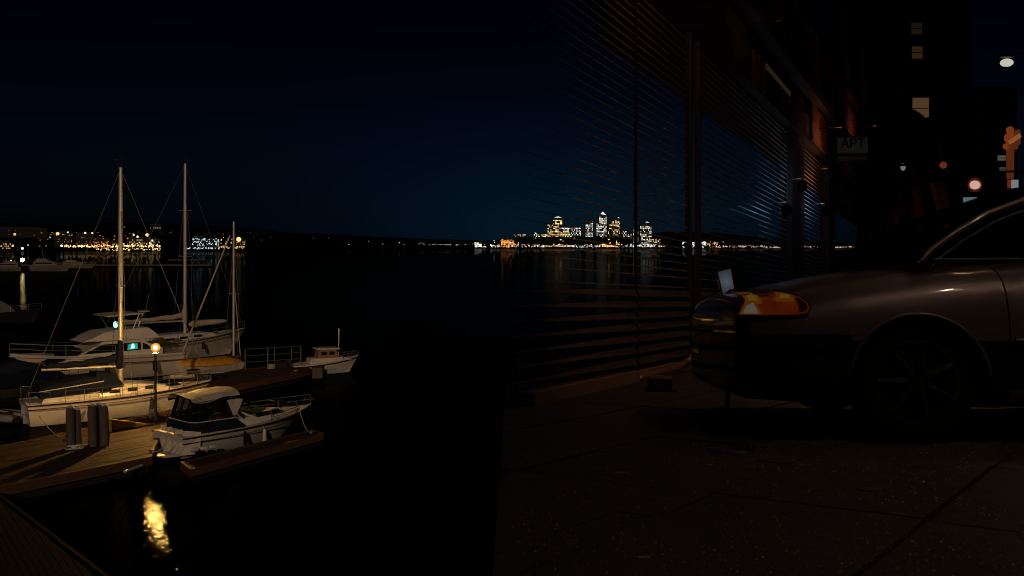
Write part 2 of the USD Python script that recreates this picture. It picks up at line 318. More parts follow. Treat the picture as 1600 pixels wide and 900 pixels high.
# city towers
CON = pbr('tower_concrete', (.04, .04, .04), .9, spec=0.1, vary=.3, vscale=.05)
def tower(px0, px1, ytop, label, seed, lit, frac, steps=None, crown=None, band=None, D=2650., depth=22.):
    lit = (lit[0], round(lit[1] * 3.0, 3)); frac = min(.97, frac * 1.2)
    band = (band[0], (band[1][0], band[1][1] * 1.5)) if band else None
    r = random.Random(seed)
    mpp = D / F
    t = thing('city_tower', label, 'building', ((px0 - 800) * mpp, D, 0))
    W, ht = (px1 - px0) * mpp, at(0, ytop, D)[2]
    steps = steps or [(0, 1, 1.0)]
    body, wins = [], {}
    for (a, b, hf) in steps:
        x0, x1, z1 = a * W, b * W, ht * hf
        body.append(bx(x0, x1, 0, depth, 0, z1))
        fl = 4.3; n = max(2, int((x1 - x0) / 3.1))
        for i in range(1, int(z1 / fl)):
            run = r.choice((.55, .9, 1.2))
            for j in range(n):
                xx = x0 + (j + .5) * (x1 - x0) / n; z = i * fl
                if r.random() < frac * run:
                    hi = bool(band and z > ht * band[0]); c, st = band[1] if hi else lit
                    k = r.choice((.35, .6, 1.0, 1.0, 1.9))
                    if not hi and r.random() < .12: c = r.choice(('white', 'gold', 'orange', 'blue'))
                    wins.setdefault((c, round(st * k, 2)), []).append(bx(xx - .95, xx + .95, -.5, .05, z, z + 2.6))
    obj('tower_body', cat(*body), CON, t)
    for (c, st), ms in sorted(wins.items()): obj('window', cat(*ms), ew(c, st), t, kind='stuff')
    if crown:
        a, b, zc, hc, knd, s = crown
        base = ht * zc
        obj('crown', prism([(a * W, base + .05), (b * W, base + .05), ((a + b) / 2 * W + .6, base + hc), ((a + b) / 2 * W - .6, base + hc)], depth * .35, 1., depth * .5), ew(knd, s), t)
    return t
tower(803, 822, 364, 'low pale block at the left end of the skyline', 1, ('white', .35), .4)
tower(834, 843, 362.5, 'narrow low block left of the stepped tower', 2, ('white', .4), .5)
tower(824, 834, 369, 'small dark block between the low pale blocks', 3, ('gold', .3), .4)
tower(851, 880, 340.5, 'stepped tower with curved bright crown left of the wide white block', 4, ('gold', .55), .62, steps=[(0, 1, .48), (.15, .45, .82), (.45, .95, 1.0)], crown=(.5, .95, 1.0, 5., 'blue', .7))
tower(846, 892, 364.5, 'broad gold-lit podium below the stepped tower', 5, ('gold', .62), .7, D=2630)
tower(874, 908, 353.2, 'wide block with brilliant white upper floors', 6, ('gold', .55), .7, band=(.72, ('white', 1.0)), D=2640)
tower(892, 907, 362, 'blue-white glass block in front of the wide white block', 66, ('blue', .4), .6, D=2625)
tower(915, 927, 345, 'slim grey slab with round top between wide block and tallest tower', 7, ('white', .33), .8, steps=[(0, .45, .93), (.45, 1, 1)])
tower(932, 948, 336, 'tallest tower with white pyramid crown', 8, ('white', .42), .82, steps=[(0, .25, .8), (.25, 1, 1.0)], crown=(.35, .95, 1.0, 9., 'blue', 1.1))
tower(950, 969, 342, 'orange speckled tower right of the tallest tower', 9, ('gold', .5), .5, steps=[(0, .3, .84), (.3, 1, 1)], crown=(.8, .98, 1.0, 4.5, 'blue', 1.4))
tower(941, 964, 369, 'low block glowing orange at the foot of the tallest tower', 10, ('orange', 1.3), .9, D=2610)
tower(971, 987, 358, 'dim block right of the orange speckled tower', 11, ('white', .28), .45, steps=[(0, .5, 1), (.5, 1, .8)])
tower(989, 998, 357, 'thin dim tower left of the last tall tower', 12, ('white', .22), .4)
tower(1000, 1018, 348, 'last tall tower at the right of the skyline', 13, ('white', .38), .6, steps=[(0, .35, .9), (.35, 1, 1)], crown=(.5, .85, 1.0, 3.5, 'blue', .6))
tower(1018, 1032, 372, 'low dark block right of the last tall tower', 14, ('gold', .35), .35)
tower(783, 803, 373, 'low red-orange lit waterfront hall left of the skyline', 15, ('orange', .9), .8, D=2615)
tower(742, 753, 378, 'small white waterfront hall far left of the skyline', 16, ('white', .8), .7, D=2615)
# dark trees in front of the towers
tv, r = [], random.Random(5)
for i in range(420):
    x = r.uniform(806, 985); y = r.uniform(371, 381)
    p = at(x, y, DC + 8 + r.uniform(-4, 4)); s = r.uniform(2.5, 5.5)
    b = ball(p, (s, s, s * r.uniform(.7, 1.1)), 1); b.vertices += (meshkit.noise(b.vertices * .6, 3)[:, None] - .5) * 2.2; tv.append(b)
single('waterfront_trees', cat(*tv), pbr('far_foliage', (.008, .012, .006), 1., spec=0., vary=.4, vscale=.3), 'dark belt of trees on the waterfront below the city towers', 'trees', kind='stuff', smooth=False)
qz = cat(bx(-600, 1100, 2596, 2604, -1, 1.6))
q = obj('shore', qz, LAND); setd(q, kind='structure', label='low dark quay along the city shore', category='shore')

# ------------------------------------------------------------------ boats
def hull(L, B, zs, zb, draft=.35, sw=.82, rake=.7, flare=.0, N=22, M=9, cockpit=None):
    rows, sheer = [], []
    for i in range(N + 1):
        s = i / N
        b = B / 2 * (sw + (1 - sw) * math.sin(min(s / .45, 1) * math.pi / 2)) if s < .45 else B / 2 * max(1 - ((s - .45) / .55) ** 2.1, 0.004)
        zt = zs + (zb - zs) * s ** 1.8
        zk = -draft * (1 - max(0, (s - .7) / .3) ** 2)
        half = []
        for j in range(M + 1):
            h = j / M
            y = b * h ** (.32 + .55 * s + flare * s)
            x = s * L - rake * (1 - h) * s ** 3 - .25 * (1 - h) * (1 - s) ** 6 * -1
            half.append((x, y, zk + (zt - zk) * h))
        rows.append([(x, -y, z) for x, y, z in half[::-1]] + half[1:]); sheer.append((half[-1][0], half[-1][1], zt))
    m = strip(rows)
    c = len(m.vertices); ring = np.array(rows[0])
    tr = tm(np.vstack([ring, ring.mean(0)]), [[k + 1, k, len(ring)] for k in range(len(ring) - 1)] + [[0, len(ring) - 1, len(ring)]])
    h = cat(m, tr); h.fix_normals()
    dk = strip([[(x, -y + .02, z - .03), (x, -y * .5, z + .02), (x, 0, z + .04), (x, y * .5, z + .02), (x, y - .02, z - .03)] for x, y, z in sheer])
    if dk.face_normals[:, 2].mean() < 0: dk.invert()
    return h, dk, np.array(sheer)
def rub(sheer, dz, r, off=.012):
    return cat(*[tube([(x, s * (y + off), z + dz) for x, y, z in sheer], r, 5) for s in (1, -1)])
def stripe(L, B, zs, zb, dz, sheer, **k):
    return rub(sheer, dz, .022, .004)
def pulpit(sheer, L, hgt=.5, n0=.8):
    pts = [(x, y, z) for x, y, z in sheer if x > L * n0]
    ring = [(x, y * .9, z + hgt) for x, y, z in pts] + [(x, -y * .9, z + hgt) for x, y, z in pts[::-1]]
    ms = [tube(ring, .02, 5), tube([(x, y, z - hgt * .5) for x, y, z in ring], .014, 5)]
    for (x, y, z) in (pts[0], pts[len(pts) // 2], pts[-1]):
        for s in (1, -1): ms.append(tube([(x, s * y * .92, z - .03), (x, s * y * .9, z + hgt)], .018, 5))
    return cat(*ms)
def lifelines(sheer, L, a, b, hgt=.5):
    ms = []
    for s in (1, -1):
        sel = [p for p in sheer if L * a <= p[0] <= L * b]
        for x, y, z in sel[::2]: ms.append(tube([(x, s * (y - .06), z - .04), (x, s * (y - .06), z + hgt)], .016, 5))
        for hh in (hgt, hgt * .55): ms.append(tube([(x, s * (y - .06), z + hh) for x, y, z in sel], .009, 4))
    return cat(*ms)
def heading(a, b):
    return math.atan2(b[1] - a[1], b[0] - a[0])

def sailboat(label, stern, ang, L, B, zs, zb, mx, mh, cover, gmat=GEL, navy=False, jib=True, mr=.085, spread=(.45, .72), bag=False, boomlen=None, colour_stripe=BLACK, boom_up=1.0):
    t = thing('sailing_boat', label, 'sailing boat', (stern[0], stern[1], 0), ang)
    h, d, sh = hull(L, B, zs, zb, rake=.11 * L)
    obj('hull', h, gmat, t, 40); obj('deck', d, DECK, t, 40)
    obj('rub_rail', rub(sh, -.05, .03), colour_stripe, t); obj('hull_stripe', rub(sh, -.22, .02, .0), STRIPE, t)
    zd = lambda x: zs + (zb - zs) * (x / L) ** 1.8
    c0, c1 = L * .36, L * .76
    pr = [(c0, zd(c0) - .05), (c0 + .05, zd(c0) + .52), (L * .55, zd(L * .55) + .44), (c1 - .5, zd(c1) + .2), (c1, zd(c1) - .02)]
    obj('coachroof', prism(pr, B * .33, B * .25), gmat, t)
    for k in range(3):
        x = c0 + .45 + k * (L * .3) / 3.2
        for s in (1, -1):
            w = cat(bx(x, x + L * .055, s * B * .312 - .012, s * B * .312 + .012, zd(x) + .13, zd(x) + .29, .01)); obj('cabin_window', w, DGLASS, t)
    obj('hatch', bx(c1 - .1, c1 + .5, -.28, .28, zd(c1) + .03, zd(c1) + .1, .02), DGLASS, t)
    obj('cockpit_coaming', cat(prism([(.6, zd(.5)), (c0, zd(c0)), (c0, zd(c0) + .28), (.7, zd(.6) + .2)], .07, .05, B * .33), prism([(.6, zd(.5)), (c0, zd(c0)), (c0, zd(c0) + .28), (.7, zd(.6) + .2)], .07, .05, -B * .33)), gmat, t)
    obj('transom_rail', cat(tube([(.1, -B * .38, zs), (.06, -B * .38, zs + .55), (.0, 0, zs + .6), (.06, B * .38, zs + .55), (.1, B * .38, zs)], .02, 5), tube([(.9, -B * .42, zs), (.9, -B * .42, zs + .5), (.06, -B * .38, zs + .55)], .018, 5), tube([(.9, B * .42, zs), (.9, B * .42, zs + .5), (.06, B * .38, zs + .55)], .018, 5)), STEEL, t)
    zm = zd(mx) + .38
    top = zm + mh
    obj('mast', tube([(mx, 0, zm - .4), (mx, 0, zm + mh * .6), (mx, 0, top)], [mr, mr, mr * .72], 10), ALU, t, True)
    obj('masthead', cat(tube([(mx - .12, 0, top), (mx + .15, 0, top)], .02), tube([(mx + .05, 0, top), (mx + .05, 0, top + .55)], .012), tube([(mx - .05, .02, top), (mx - .2, .02, top + .35)], .01), bx(mx - .3, mx - .1, -.01, .05, top + .33, top + .38)), BLACK, t)
    for f_ in spread:
        z = zm + mh * f_
        obj('spreader', cat(tube([(mx, -B * .27, z + .05), (mx, 0, z), (mx, B * .27, z + .05)], .025, 5)), ALU, t)
    bow, st = (L - .12, 0, zd(L) + .1), (.08, 0, zs + .1)
    for p in (bow, st): obj('stay', tube([p, (mx, 0, top - .05)], .012, 4), WIRE, t)
    for s in (1, -1):
        e = (mx - .2, s * B * .43, zd(mx))
        obj('shroud', tube([e, (mx, s * B * .27, zm + mh * spread[0] + .05), (mx, 0, zm + mh * (spread[1] + .12))], .011, 4), WIRE, t)
        obj('shroud', tube([(mx + .3, s * B * .42, zd(mx)), (mx, 0, zm + mh * spread[0] - .1)], .01, 4), WIRE, t)
    if jib:
        a, b_ = np.array(bow), np.array((mx, 0, top - .05)); P = [a + (b_ - a) * k for k in np.linspace(.06, .93, 12)]
        obj('furled_jib', tube(P, np.interp(np.linspace(0, 1, 12), [0, .15, 1], [.05, .075, .035]), 7), CREAM, t, True)
    bl = boomlen or mx * .8
    zb_ = zm + .85
    obj('boom', tube([(mx, 0, zb_), (mx - bl, 0, zb_ + .05 * boom_up)], .06, 8), ALU, t, True)
    n = 16; P, R = [], []
    for k in range(n):
        u = k / (n - 1); P.append((mx - .02 - bl * .97 * u, .03 * math.sin(u * 9), zb_ + .17 + .22 * (1 - u) ** 2 + .03 * math.sin(u * 23))); R.append(.2 * (1 - .45 * u) * (1 + .1 * math.sin(u * 31)) * (.5 if k in (0, n - 1) else 1))
    obj('sail_cover', tube(P, R, 9), cover, t, True)
    obj('sail_cover_collar', tube([(mx - .02, 0, zb_ - .1), (mx - .05, 0, zb_ + .5), (mx, 0, zb_ + 1.3)], [.2, .2, .1], 8), cover, t, True)
    if bag:
        P = [(mx + .3 + u * (L - mx) * .62, .1 * math.sin(u * 5), zd(mx) + .95 + u * .12) for u in np.linspace(0, 1, 12)]
        obj('bagged_sail', tube(P, [.1] + [.24, .25, .23, .24, .22, .2, .21, .18, .16, .13] + [.05], 9), CREAM, t, True)
    obj('bow_pulpit', pulpit(sh, L), STEEL, t); obj('lifeline', lifelines(sh, L, .18, .8), STEEL, t)
    if navy:
        n1 = [(.55, zs + .2), (c0 + .5, zd(c0) + .25), (c0 + .55, zd(c0) + .55), (c0 + .1, zd(c0) + .95), (.9, zs + .72), (.5, zs + .55)]
        obj('cockpit_cover', prism(n1, B * .36, B * .27), NAVY, t, 50)
        obj('cover_seam', cat(*[tube([(.5, s * B * .33, zs + .5), (c0 + .2, s * B * .31, zd(c0) + .72)], .022, 5) for s in (1, -1)]), TARP, t)
        obj('spray_hood', prism([(c0 - .15, zd(c0) + .4), (c0 + 1.1, zd(c0) + .45), (c0 + .7, zd(c0) + 1.0), (c0 - .1, zd(c0) + 1.08)], B * .34, B * .25), NAVY, t, 50)
    for x in (L * .3, L * .62):
        y = np.interp(x, sh[:, 0], sh[:, 1])
        for s in (-1,):
            obj('fender', cat(tube([(x, s * (y + .13), zd(x) - .75), (x, s * (y + .13), zd(x) - .7), (x, s * (y + .13), zd(x) - .3), (x, s * (y + .1), zd(x) - .24)], [.04, .1, .1, .03], 8), tube([(x, s * (y + .1), zd(x) - .24), (x, s * (y - .05), zd(x) + .2)], .01, 4)), BLACK, t)
    return t

# sailing boat A: near, behind the lamp
sA, bA = np.array([-21.75, 43.75]), np.array([-14.9, 48.6])
sailboat('white sailing boat with navy cockpit cover moored behind the piling posts', sA, heading(sA, bA), float(np.linalg.norm(bA - sA)), 2.75, 1.02, 1.32, 4.15, 10.15, NAVY, navy=True, jib=False, mr=.11, boomlen=3.4)
# sailing boat B: behind, bow to the right
bB = np.array([-19.9, 73.2]); aB = math.atan2(.72, .69); LB = 11.2; sB = bB - LB * np.array([math.cos(aB), math.sin(aB)])
sailboat('largest white sailing boat behind the lamp with cream furled sail', sB, aB, LB, 3.3, 1.15, 1.82, LB - 4.75, 12.0, CREAM, jib=False, mr=.12, bag=True)
# sailing boat C: small, orange cover
bC, sC = onz(286, 570, .7), onz(374, 561, .7)
aC, LC = heading(sC, bC), float(np.linalg.norm((bC - sC)[:2])) + .4
tC = thing('sailing_boat', 'small dark sailing boat under an orange canvas cover beside the far dock', 'sailing boat', (sC[0], sC[1], 0), aC)
h, d, sh = hull(LC, 1.6, .55, .75, rake=.3); obj('hull', h, GELD, tC, 40); obj('deck', d, DECK, tC, 40)
rows = []
for i in range(13):
    s = i / 12; x = .1 + s * (LC - .2); w = .86 * (1 - abs(2 * s - .9) ** 3 * .75); z = .62 + .1 * s
    rows.append([(x, -w, z - .1), (x, -w * .8, z + .1), (x, 0, z + .34 * (1 - abs(2 * s - 1) ** 4 * .7) + .03 * math.sin(9 * s)), (x, w * .8, z + .1), (x, w, z - .1)])
m_ = strip(rows)
if m_.face_normals[:, 2].mean() < 0: m_.invert()
obj('canvas_cover', m_, ORANGEC, tC, True)
zc = .9; mxC = .42
obj('mast', tube([(mxC, 0, zc - .3), (mxC, 0, zc + 8.6)], [.085, .06], 8), ALU, tC, True)
obj('mast_step', bx(mxC - .5, mxC + .5, -.25, .25, zc - .1, zc + .06, .03), STRIPE, tC)
obj('spreader', tube([(mxC, -.55, zc + 4.0), (mxC, .55, zc + 4.0)], .02, 5), ALU, tC)
P = [np.array((LC - .1, 0, .85)) * (1 - k) + np.array((mxC, 0, zc + 8.3)) * k for k in np.linspace(.05, .93, 10)]
obj('furled_jib', tube(P, np.interp(np.linspace(0, 1, 10), [0, .3, 1], [.05, .06, .035]), 7), CREAM, tC, True)
obj('stay', tube([(-.15, -.1, .8), (mxC, 0, zc + 5.2)], .03, 5), CREAM, tC)
for s in (1, -1): obj('shroud', tube([(mxC + .2, s * .75, .6), (mxC, s * .5, zc + 4.0), (mxC, 0, zc + 7.5)], .011, 4), WIRE, tC)

# motor yacht with teal cabin lights
bY, sY = np.array([-28.3, 55.4]), np.array([-21.0, 61.9])
aY, LY = heading(sY, bY), float(np.linalg.norm(bY - sY))
tY = thing('motor_yacht', 'white flybridge motor yacht with teal lit cabin behind the navy covered sailing boat', 'motor yacht', (sY[0], sY[1], 0), aY)
h, d, sh = hull(LY, 3.4, 1.4, 1.85, rake=2.3, flare=.35, sw=.9); obj('hull', h, GEL, tY, 40); obj('deck', d, DECK, tY, 40)
obj('rub_rail', rub(sh, -.12, .045), GELD, tY); obj('hull_stripe', rub(sh, -.42, .03, -.01), STRIPE, tY)
zq = 1.14
obj('deckhouse', prism([(1.6, zq), (7.2, zq + .15), (6.3, zq + .55), (5.0, zq + 1.22), (3.0, zq + 1.24), (1.5, zq + .62)], 1.4, 1.2), GEL, tY, 30)
for s in (1, -1):
    obj('cabin_window', prism([(2.9, zq + .6), (6.2, zq + .55), (5.1, zq + 1.05), (2.9, zq + 1.05)], .012, .012, s * 1.345), DGLASS, tY)
    obj('cabin_window', prism([(2.2, zq + .62), (2.75, zq + .62), (2.75, zq + 1.0), (2.5, zq + .9)], .012, .012, s * 1.345), DGLASS, tY)
    obj('cabin_lamp', prism([(3.05, zq + .66), (3.7, zq + .64), (3.6, zq + .98), (3.1, zq + 1.0)], .008, .008, s * 1.362), TEALD, tY)
    obj('cabin_lamp', prism([(3.25, zq + .72), (3.5, zq + .7), (3.42, zq + .98), (3.3, zq + .98)], .008, .008, s * 1.378), TEALL, tY)
obj('flybridge', prism([(1.7, zq + 1.26), (5.5, zq + 1.24), (5.75, zq + 1.4), (5.0, zq + 1.72), (3.5, zq + 1.86), (2.4, zq + 1.9), (2.0, zq + 1.6)], 1.35, 1.2), GEL, tY, 30)
obj('flybridge_cover', prism([(5.15, zq + 1.6), (6.1, zq + 1.26), (6.2, zq + 1.22), (5.5, zq + 1.24), (4.9, zq + 1.76)], 1.15, 1.0), TARP, tY)
obj('bimini_top', prism([(2.6, zq + 2.72), (4.75, zq + 2.62), (4.9, zq + 2.68), (4.0, zq + 2.76), (2.8, zq + 2.79)], 1.25, 1.1), TARP, tY, 40)
for x in (2.9, 4.5):
    for s in (1, -1): obj('bimini_frame', tube([(3.9 if x > 3 else 3.3, s * 1.15, zq + 1.75), (x, s * 1.15, zq + 2.7)], .025, 5), STEEL, tY)
obj('bridge_lamp', cat(ball((4.25, 1.0, zq + 2.15), (.14, .1, .2), 2)), TEALL, tY, True)
obj('radar_mast', cat(tube([(2.5, 0, zq + 1.9), (2.2, 0, zq + 2.75)], .05), bx(1.9, 2.5, -.25, .25, zq + 2.75, zq + 2.85, .03)), GELD, tY)
obj('aerial', tube([(2.5, .6, zq + 1.85), (2.1, .6, zq + 3.9)], .015, 5), WIRE, tY)
obj('bow_rail', pulpit(sh, LY, .6, .45), STEEL, tY)
obj('foredeck_cover', prism([(6.1, zq + .3), (8.3, zq + .22), (7.6, zq + .55), (6.2, zq + .85)], 1.15, .9), NAVY, tY, 40)
for x in (2.2, 5.0):
    obj('fender', tube([(x, 1.78, .45), (x, 1.8, .55), (x, 1.8, 1.0), (x, 1.75, 1.1)], [.06, .14, .14, .04], 8), BLACK, tY, True)

# cabin cruiser in front
sK, bK = np.array([-13.05, 37.25]), np.array([-8.75, 41.75])
aK, LK_ = heading(sK, bK), float(np.linalg.norm(bK - sK)) + .25
tK = thing('cabin_cruiser', 'white cabin cruiser with canvas cockpit enclosure at the near finger dock', 'cabin cruiser', (sK[0], sK[1], 0), aK)
h, d, sh = hull(LK_, 2.6, .86, 1.22, rake=1.55, flare=.3, sw=.92); obj('hull', h, GEL, tK, 40); obj('deck', d, DECK, tK, 40)
obj('rub_rail', rub(sh, -.05, .03), BLACK, tK); obj('hull_stripe', rub(sh, -.24, .018, .0), STRIPE, tK)
zk = .95
rows = []
for i in range(9):
    s = i / 8; x = 2.3 + s * 3.6; w = np.interp(x, sh[:, 0], sh[:, 1]) * (.78 - .25 * s); z = np.interp(x, sh[:, 0], sh[:, 2])
    rise = .34 * (1 - s ** 2.2)
    rows.append([(x, -w * 1.08, z - .02), (x, -w * .92, z + rise * .8), (x, -w * .5, z + rise), (x, 0, z + rise * 1.07), (x, w * .5, z + rise), (x, w * .92, z + rise * .8), (x, w * 1.08, z - .02)])
m_ = strip(rows)
if m_.face_normals[:, 2].mean() < 0: m_.invert()
obj('foredeck_trunk', m_, GEL, tK, 50)
for s in (1, -1): obj('trunk_window', prism([(3.25, zk + .2), (4.6, zk + .32), (4.3, zk + .42), (3.3, zk + .38)], .012, .012, s * .845), DGLASS, tK)
obj('hatch', bx(4.55, 5.0, -.24, .24, 1.56, 1.62, .02), DGLASS, tK)
# windscreen and cover; their green is a glass reflection put into the colour
ws = [[(3.15, y * 1.06, 1.27 - abs(y) * .05), (2.75, y * .98, 1.5), (2.25, y * .88, 1.74)] for y in np.linspace(-.98, .98, 9)]
ws = [[(a[0] - .5 * (abs(a[1])) ** 2.2, a[1], a[2]) for a in r_] for r_ in ws]
obj('windscreen', strip(ws), GREENC, tK, True); 
cv = [[(4.3 - .45 * abs(y) ** 2 - u * 1.2, y, 1.30 + .06 * math.sin(7 * y + 5 * u) + .13 * u - .05 * abs(y)) for u in np.linspace(0, 1, 6)] for y in np.linspace(-.75, .75, 9)]
m_ = strip(cv)
if m_.face_normals[:, 2].mean() < 0: m_.invert()
obj('foredeck_cover', m_, GREENC, tK, True)
obj('windscreen_frame', cat(tube([r_[2] for r_ in ws], .025, 5), tube([r_[0] for r_ in ws], .02, 5), *[tube(ws[k], .018, 5) for k in (0, 2, 4, 6, 8)]), GELD, tK)
# cockpit coaming band, enclosure and top
def ring(x0, x1, w, z, n=5):
    return [(x1, -w, z)] + [(x0 + .25, -w, z), (x0, -w * .75, z), (x0, w * .75, z), (x0 + .25, w, z)] + [(x1, w, z)]
obj('cockpit_band', strip([ring(.35, 2.75, 1.13, .9), ring(.40, 2.55, 1.09, 1.08), ring(.48, 2.3, 1.02, 1.3)]), NAVY, tK, 50)
obj('band_piping', tube(ring(.47, 2.31, 1.03, 1.31), .02, 5), TARP, tK)
obj('clear_side_screen', strip([ring(.5, 2.25, 1.0, 1.32), ring(.62, 2.1, .93, 1.72), ring(.75, 1.95, .84, 2.12)]), CLEARV, tK, 50)
for cp, cr in [([(x, s * .98, 1.34), (x + .1, s * .9, 1.75), (x + .15, s * .82, 2.15)], .035) for x in (.75, 1.3, 1.85) for s in (1, -1)] + [([(.49, y, 1.34), (.74, y * .86, 2.14)], .05) for y in (-.7, .1, .7)]: obj('canvas_post', tube(cp, cr, 5), NAVY, tK)
for s in (1, -1): obj('side_curtain', strip([[(1.95, s * .86, 2.1), (2.2, s * 1.0, 1.4)], [(2.75, s * .8, 1.95), (2.35, s * .98, 1.4)]]), TARP, tK)
tp = []
for x in np.linspace(.5, 2.5, 10):
    u = (x - .5) / 2.0
    tp.append([(x, y, 2.16 + .09 * (1 - (abs(y) / 1.0) ** 2.6) + .13 * u - .06 * math.sin(math.pi * min(1, u * 1.6)) * abs(y) + .025 * math.sin(9 * u + 4 * y) - (.1 if abs(y) > .9 else 0)) for y in np.linspace(-1., 1., 11)])
m_ = strip(tp)
if m_.face_normals[:, 2].mean() < 0: m_.invert()
obj('canopy_top', m_, TARP, tK, True)
obj('canopy_valance', cat(*[strip([[(x, s * .99, 2.05 + .12 * (x - .55) / 2.), (x, s * .96, 1.95 + .12 * (x - .55) / 2.)] for x in np.linspace(.52, 2.45, 8)]) for s in (1, -1)]), NAVY, tK)
# crumpled stern cover
sc, rr = [], np.random.RandomState(3)
for i in range(15):
    u = i / 14; row = []
    for j in range(25):
        v = j / 24 * 2 - 1
        y = v * 1.19 * (1 + .06 * u); x = .38 - .42 * u - .08 * (1 - abs(v) ** 3) + (.55 * max(0, abs(v) - .82) / .18)
        n = meshkit.fbm(np.array([[v * 4, u * 2.2, 1.3]]), 3)[0] - .5
        row.append((x - .5 * abs(n) - .09 * math.sin(v * 17 + u * 3), y + .12 * n, 1.02 - .86 * u + .16 * n))
    sc.append(row)
obj('stern_cover', strip(sc), TARP, tK, True)
obj('swim_platform', poly([(-.75, -.85), (.0, -1.05), (.0, 1.05), (-.75, .85), (-.85, 0)], .16, .24), GELD, tK)
obj('stern_rope', tube([(-.9, .9, .2), (-.95, .2, .23), (-.8, -.7, .2), (-.1, -1.1, .25)], .03, 5), ROPE, tK)
obj('bow_rail', cat(pulpit(sh, LK_, .42, .55)), STEEL, tK)
obj('anchor', cat(tube([(LK_ - .3, 0, 1.46), (LK_ + .15, 0, 1.44)], .03), tube([(LK_ + .1, -.15, 1.38), (LK_ + .15, 0, 1.42), (LK_ + .1, .15, 1.38)], .025)), STEEL, tK)
for x in (2.5, 3.35): obj('fender', cat(tube([(x, -1.36, .2), (x, -1.37, .28), (x, -1.37, .7), (x, -1.33, .78)], [.03, .075, .075, .02], 8), tube([(x, -1.33, .78), (x, -1.1, 1.1)], .012, 4)), GEL if x > 3 else NAVY, tK, True)
obj('cleat', cat(*[bx(x - .1, x + .1, s * .98 - .02, s * .98 + .02, zk + .04, zk + .1) for x in (.7, 4.2) for s in (1, -1)]), STEEL, tK)

# small cabin boat at the end of the far dock
sE, bE = onz(449, 588, 0)[:2] + np.array([.1, .6]), np.array([-9.75, 62.4])
aE, LE = heading(sE, bE), float(np.linalg.norm(bE - sE))
tE = thing('cabin_boat', 'small white cabin boat with short mast at the end of the far dock', 'boat', (sE[0], sE[1], 0), aE)
h, d, sh = hull(LE, 1.75, .62, 1.02, rake=.6, flare=.2, sw=.9); obj('hull', h, GEL, tE, 40); obj('deck', d, DECK, tE, 40)
obj('rub_rail', rub(sh, -.08, .03), BLACK, tE)
obj('trunk', prism([(1.0, .62), (3.7, .85), (3.2, 1.02), (1.1, 1.0)], .6, .5), GELD, tE)
obj('cabin', prism([(1.55, .98), (2.85, 1.0), (2.7, 1.5), (1.6, 1.52)], .52, .45), pbr('varnished_wood', (.30, .16, .09), .5, vary=.4, vscale=6), tE)
obj('cabin_roof', prism([(1.45, 1.53), (2.95, 1.51), (2.9, 1.59), (1.5, 1.61)], .55, .52), GELD, tE)
for s in (1, -1):
    for k in range(2): obj('cabin_window', bx(1.75 + k * .5, 2.1 + k * .5, s * .487 - .015, s * .487 + .015, 1.17, 1.4, .01), DGLASS, tE)
obj('mast', tube([(2.95, 0, 1.0), (2.98, 0, 1.75), (3.0, 0, 2.75)], [.03, .03, .055], 6), GEL, tE)
obj('bow_rail', pulpit(sh, LE, .3, .72), STEEL, tE)
obj('outboard', cat(bx(-.35, .0, -.18, .18, .45, .95, .05), bx(-.25, -.1, -.06, .06, -.2, .46)), DARK, tE)

# left edge: dark covered boat, grey dinghy, dark far boat
pF = onz(-58, 640, 0)
tF = thing('motor_boat', 'dark covered motor boat at the left edge of the picture', 'boat', (pF[0], pF[1], 0), heading((0, 0), (.72, .69)))
h, d, sh = hull(6.4, 2.5, .95, 1.25, sw=.9); obj('hull', h, DARK, tF, 40); obj('deck', d, DARK, tF, 40)
obj('canvas_cover', prism([(.2, .95), (4.9, 1.1), (4.0, 1.75), (2.4, 2.25), (.7, 1.9)], 1.1, .55), NAVY, tF, 50)
obj('rail', pulpit(sh, 6.4, .5, .6), STEEL, tF)
pD = onz(36, 660, .1)
tD = thing('inflatable_dinghy', 'pale grey inflatable dinghy beside the stern of the navy covered sailing boat', 'dinghy', (pD[0] - .2, pD[1] + .3, 0), heading((0, 0), (-.9, .25)))
P = [(0, .55, .3), (1.2, .58, .3), (1.9, .45, .33), (2.25, 0, .4), (1.9, -.45, .33), (1.2, -.58, .3), (0, -.55, .3)]
obj('tube', tube(P, [.17, .2, .2, .2, .2, .2, .17], 10), pbr('grey_rubber', (.34, .30, .27), .6, vary=.3, vscale=3), tD, True)
obj('floor', poly([(0, -.5), (1.8, -.45), (2.1, 0), (1.8, .45), (0, .5)], .1, .16), DARK, tD)
obj('thwart', bx(.8, 1.0, -.5, .5, .38, .43, .01), WOODE, tD); obj('outboard', cat(bx(-.35, -.05, -.16, .16, .4, .85, .05), bx(-.25, -.1, -.05, .05, -.2, .42)), GELD, tD)
obj('oar', cat(tube([(.2, .3, .45), (1.9, .1, .55)], .025), tube([(.2, -.2, .45), (1.8, -.3, .55)], .025)), WOODE, tD)
pG = onz(-60, 506, 0)
tG = thing('motor_boat', 'dark hulled boat lying in shadow at the left below the golden reflections', 'boat', (pG[0], pG[1], 0), heading((0, 0), (.95, .3)))
h, d, sh = hull(7.4, 2.8, 1.0, 1.5, sw=.9); obj('hull', h, DARK, tG, 40); obj('deck', d, DARK, tG, 40)
obj('cabin', prism([(1.2, 1.0), (5.2, 1.2), (4.6, 1.8), (3.8, 2.3), (1.6, 2.3)], 1.1, .9), DARK, tG); obj('rail', pulpit(sh, 7.4, .5, .6), STEEL, tG)

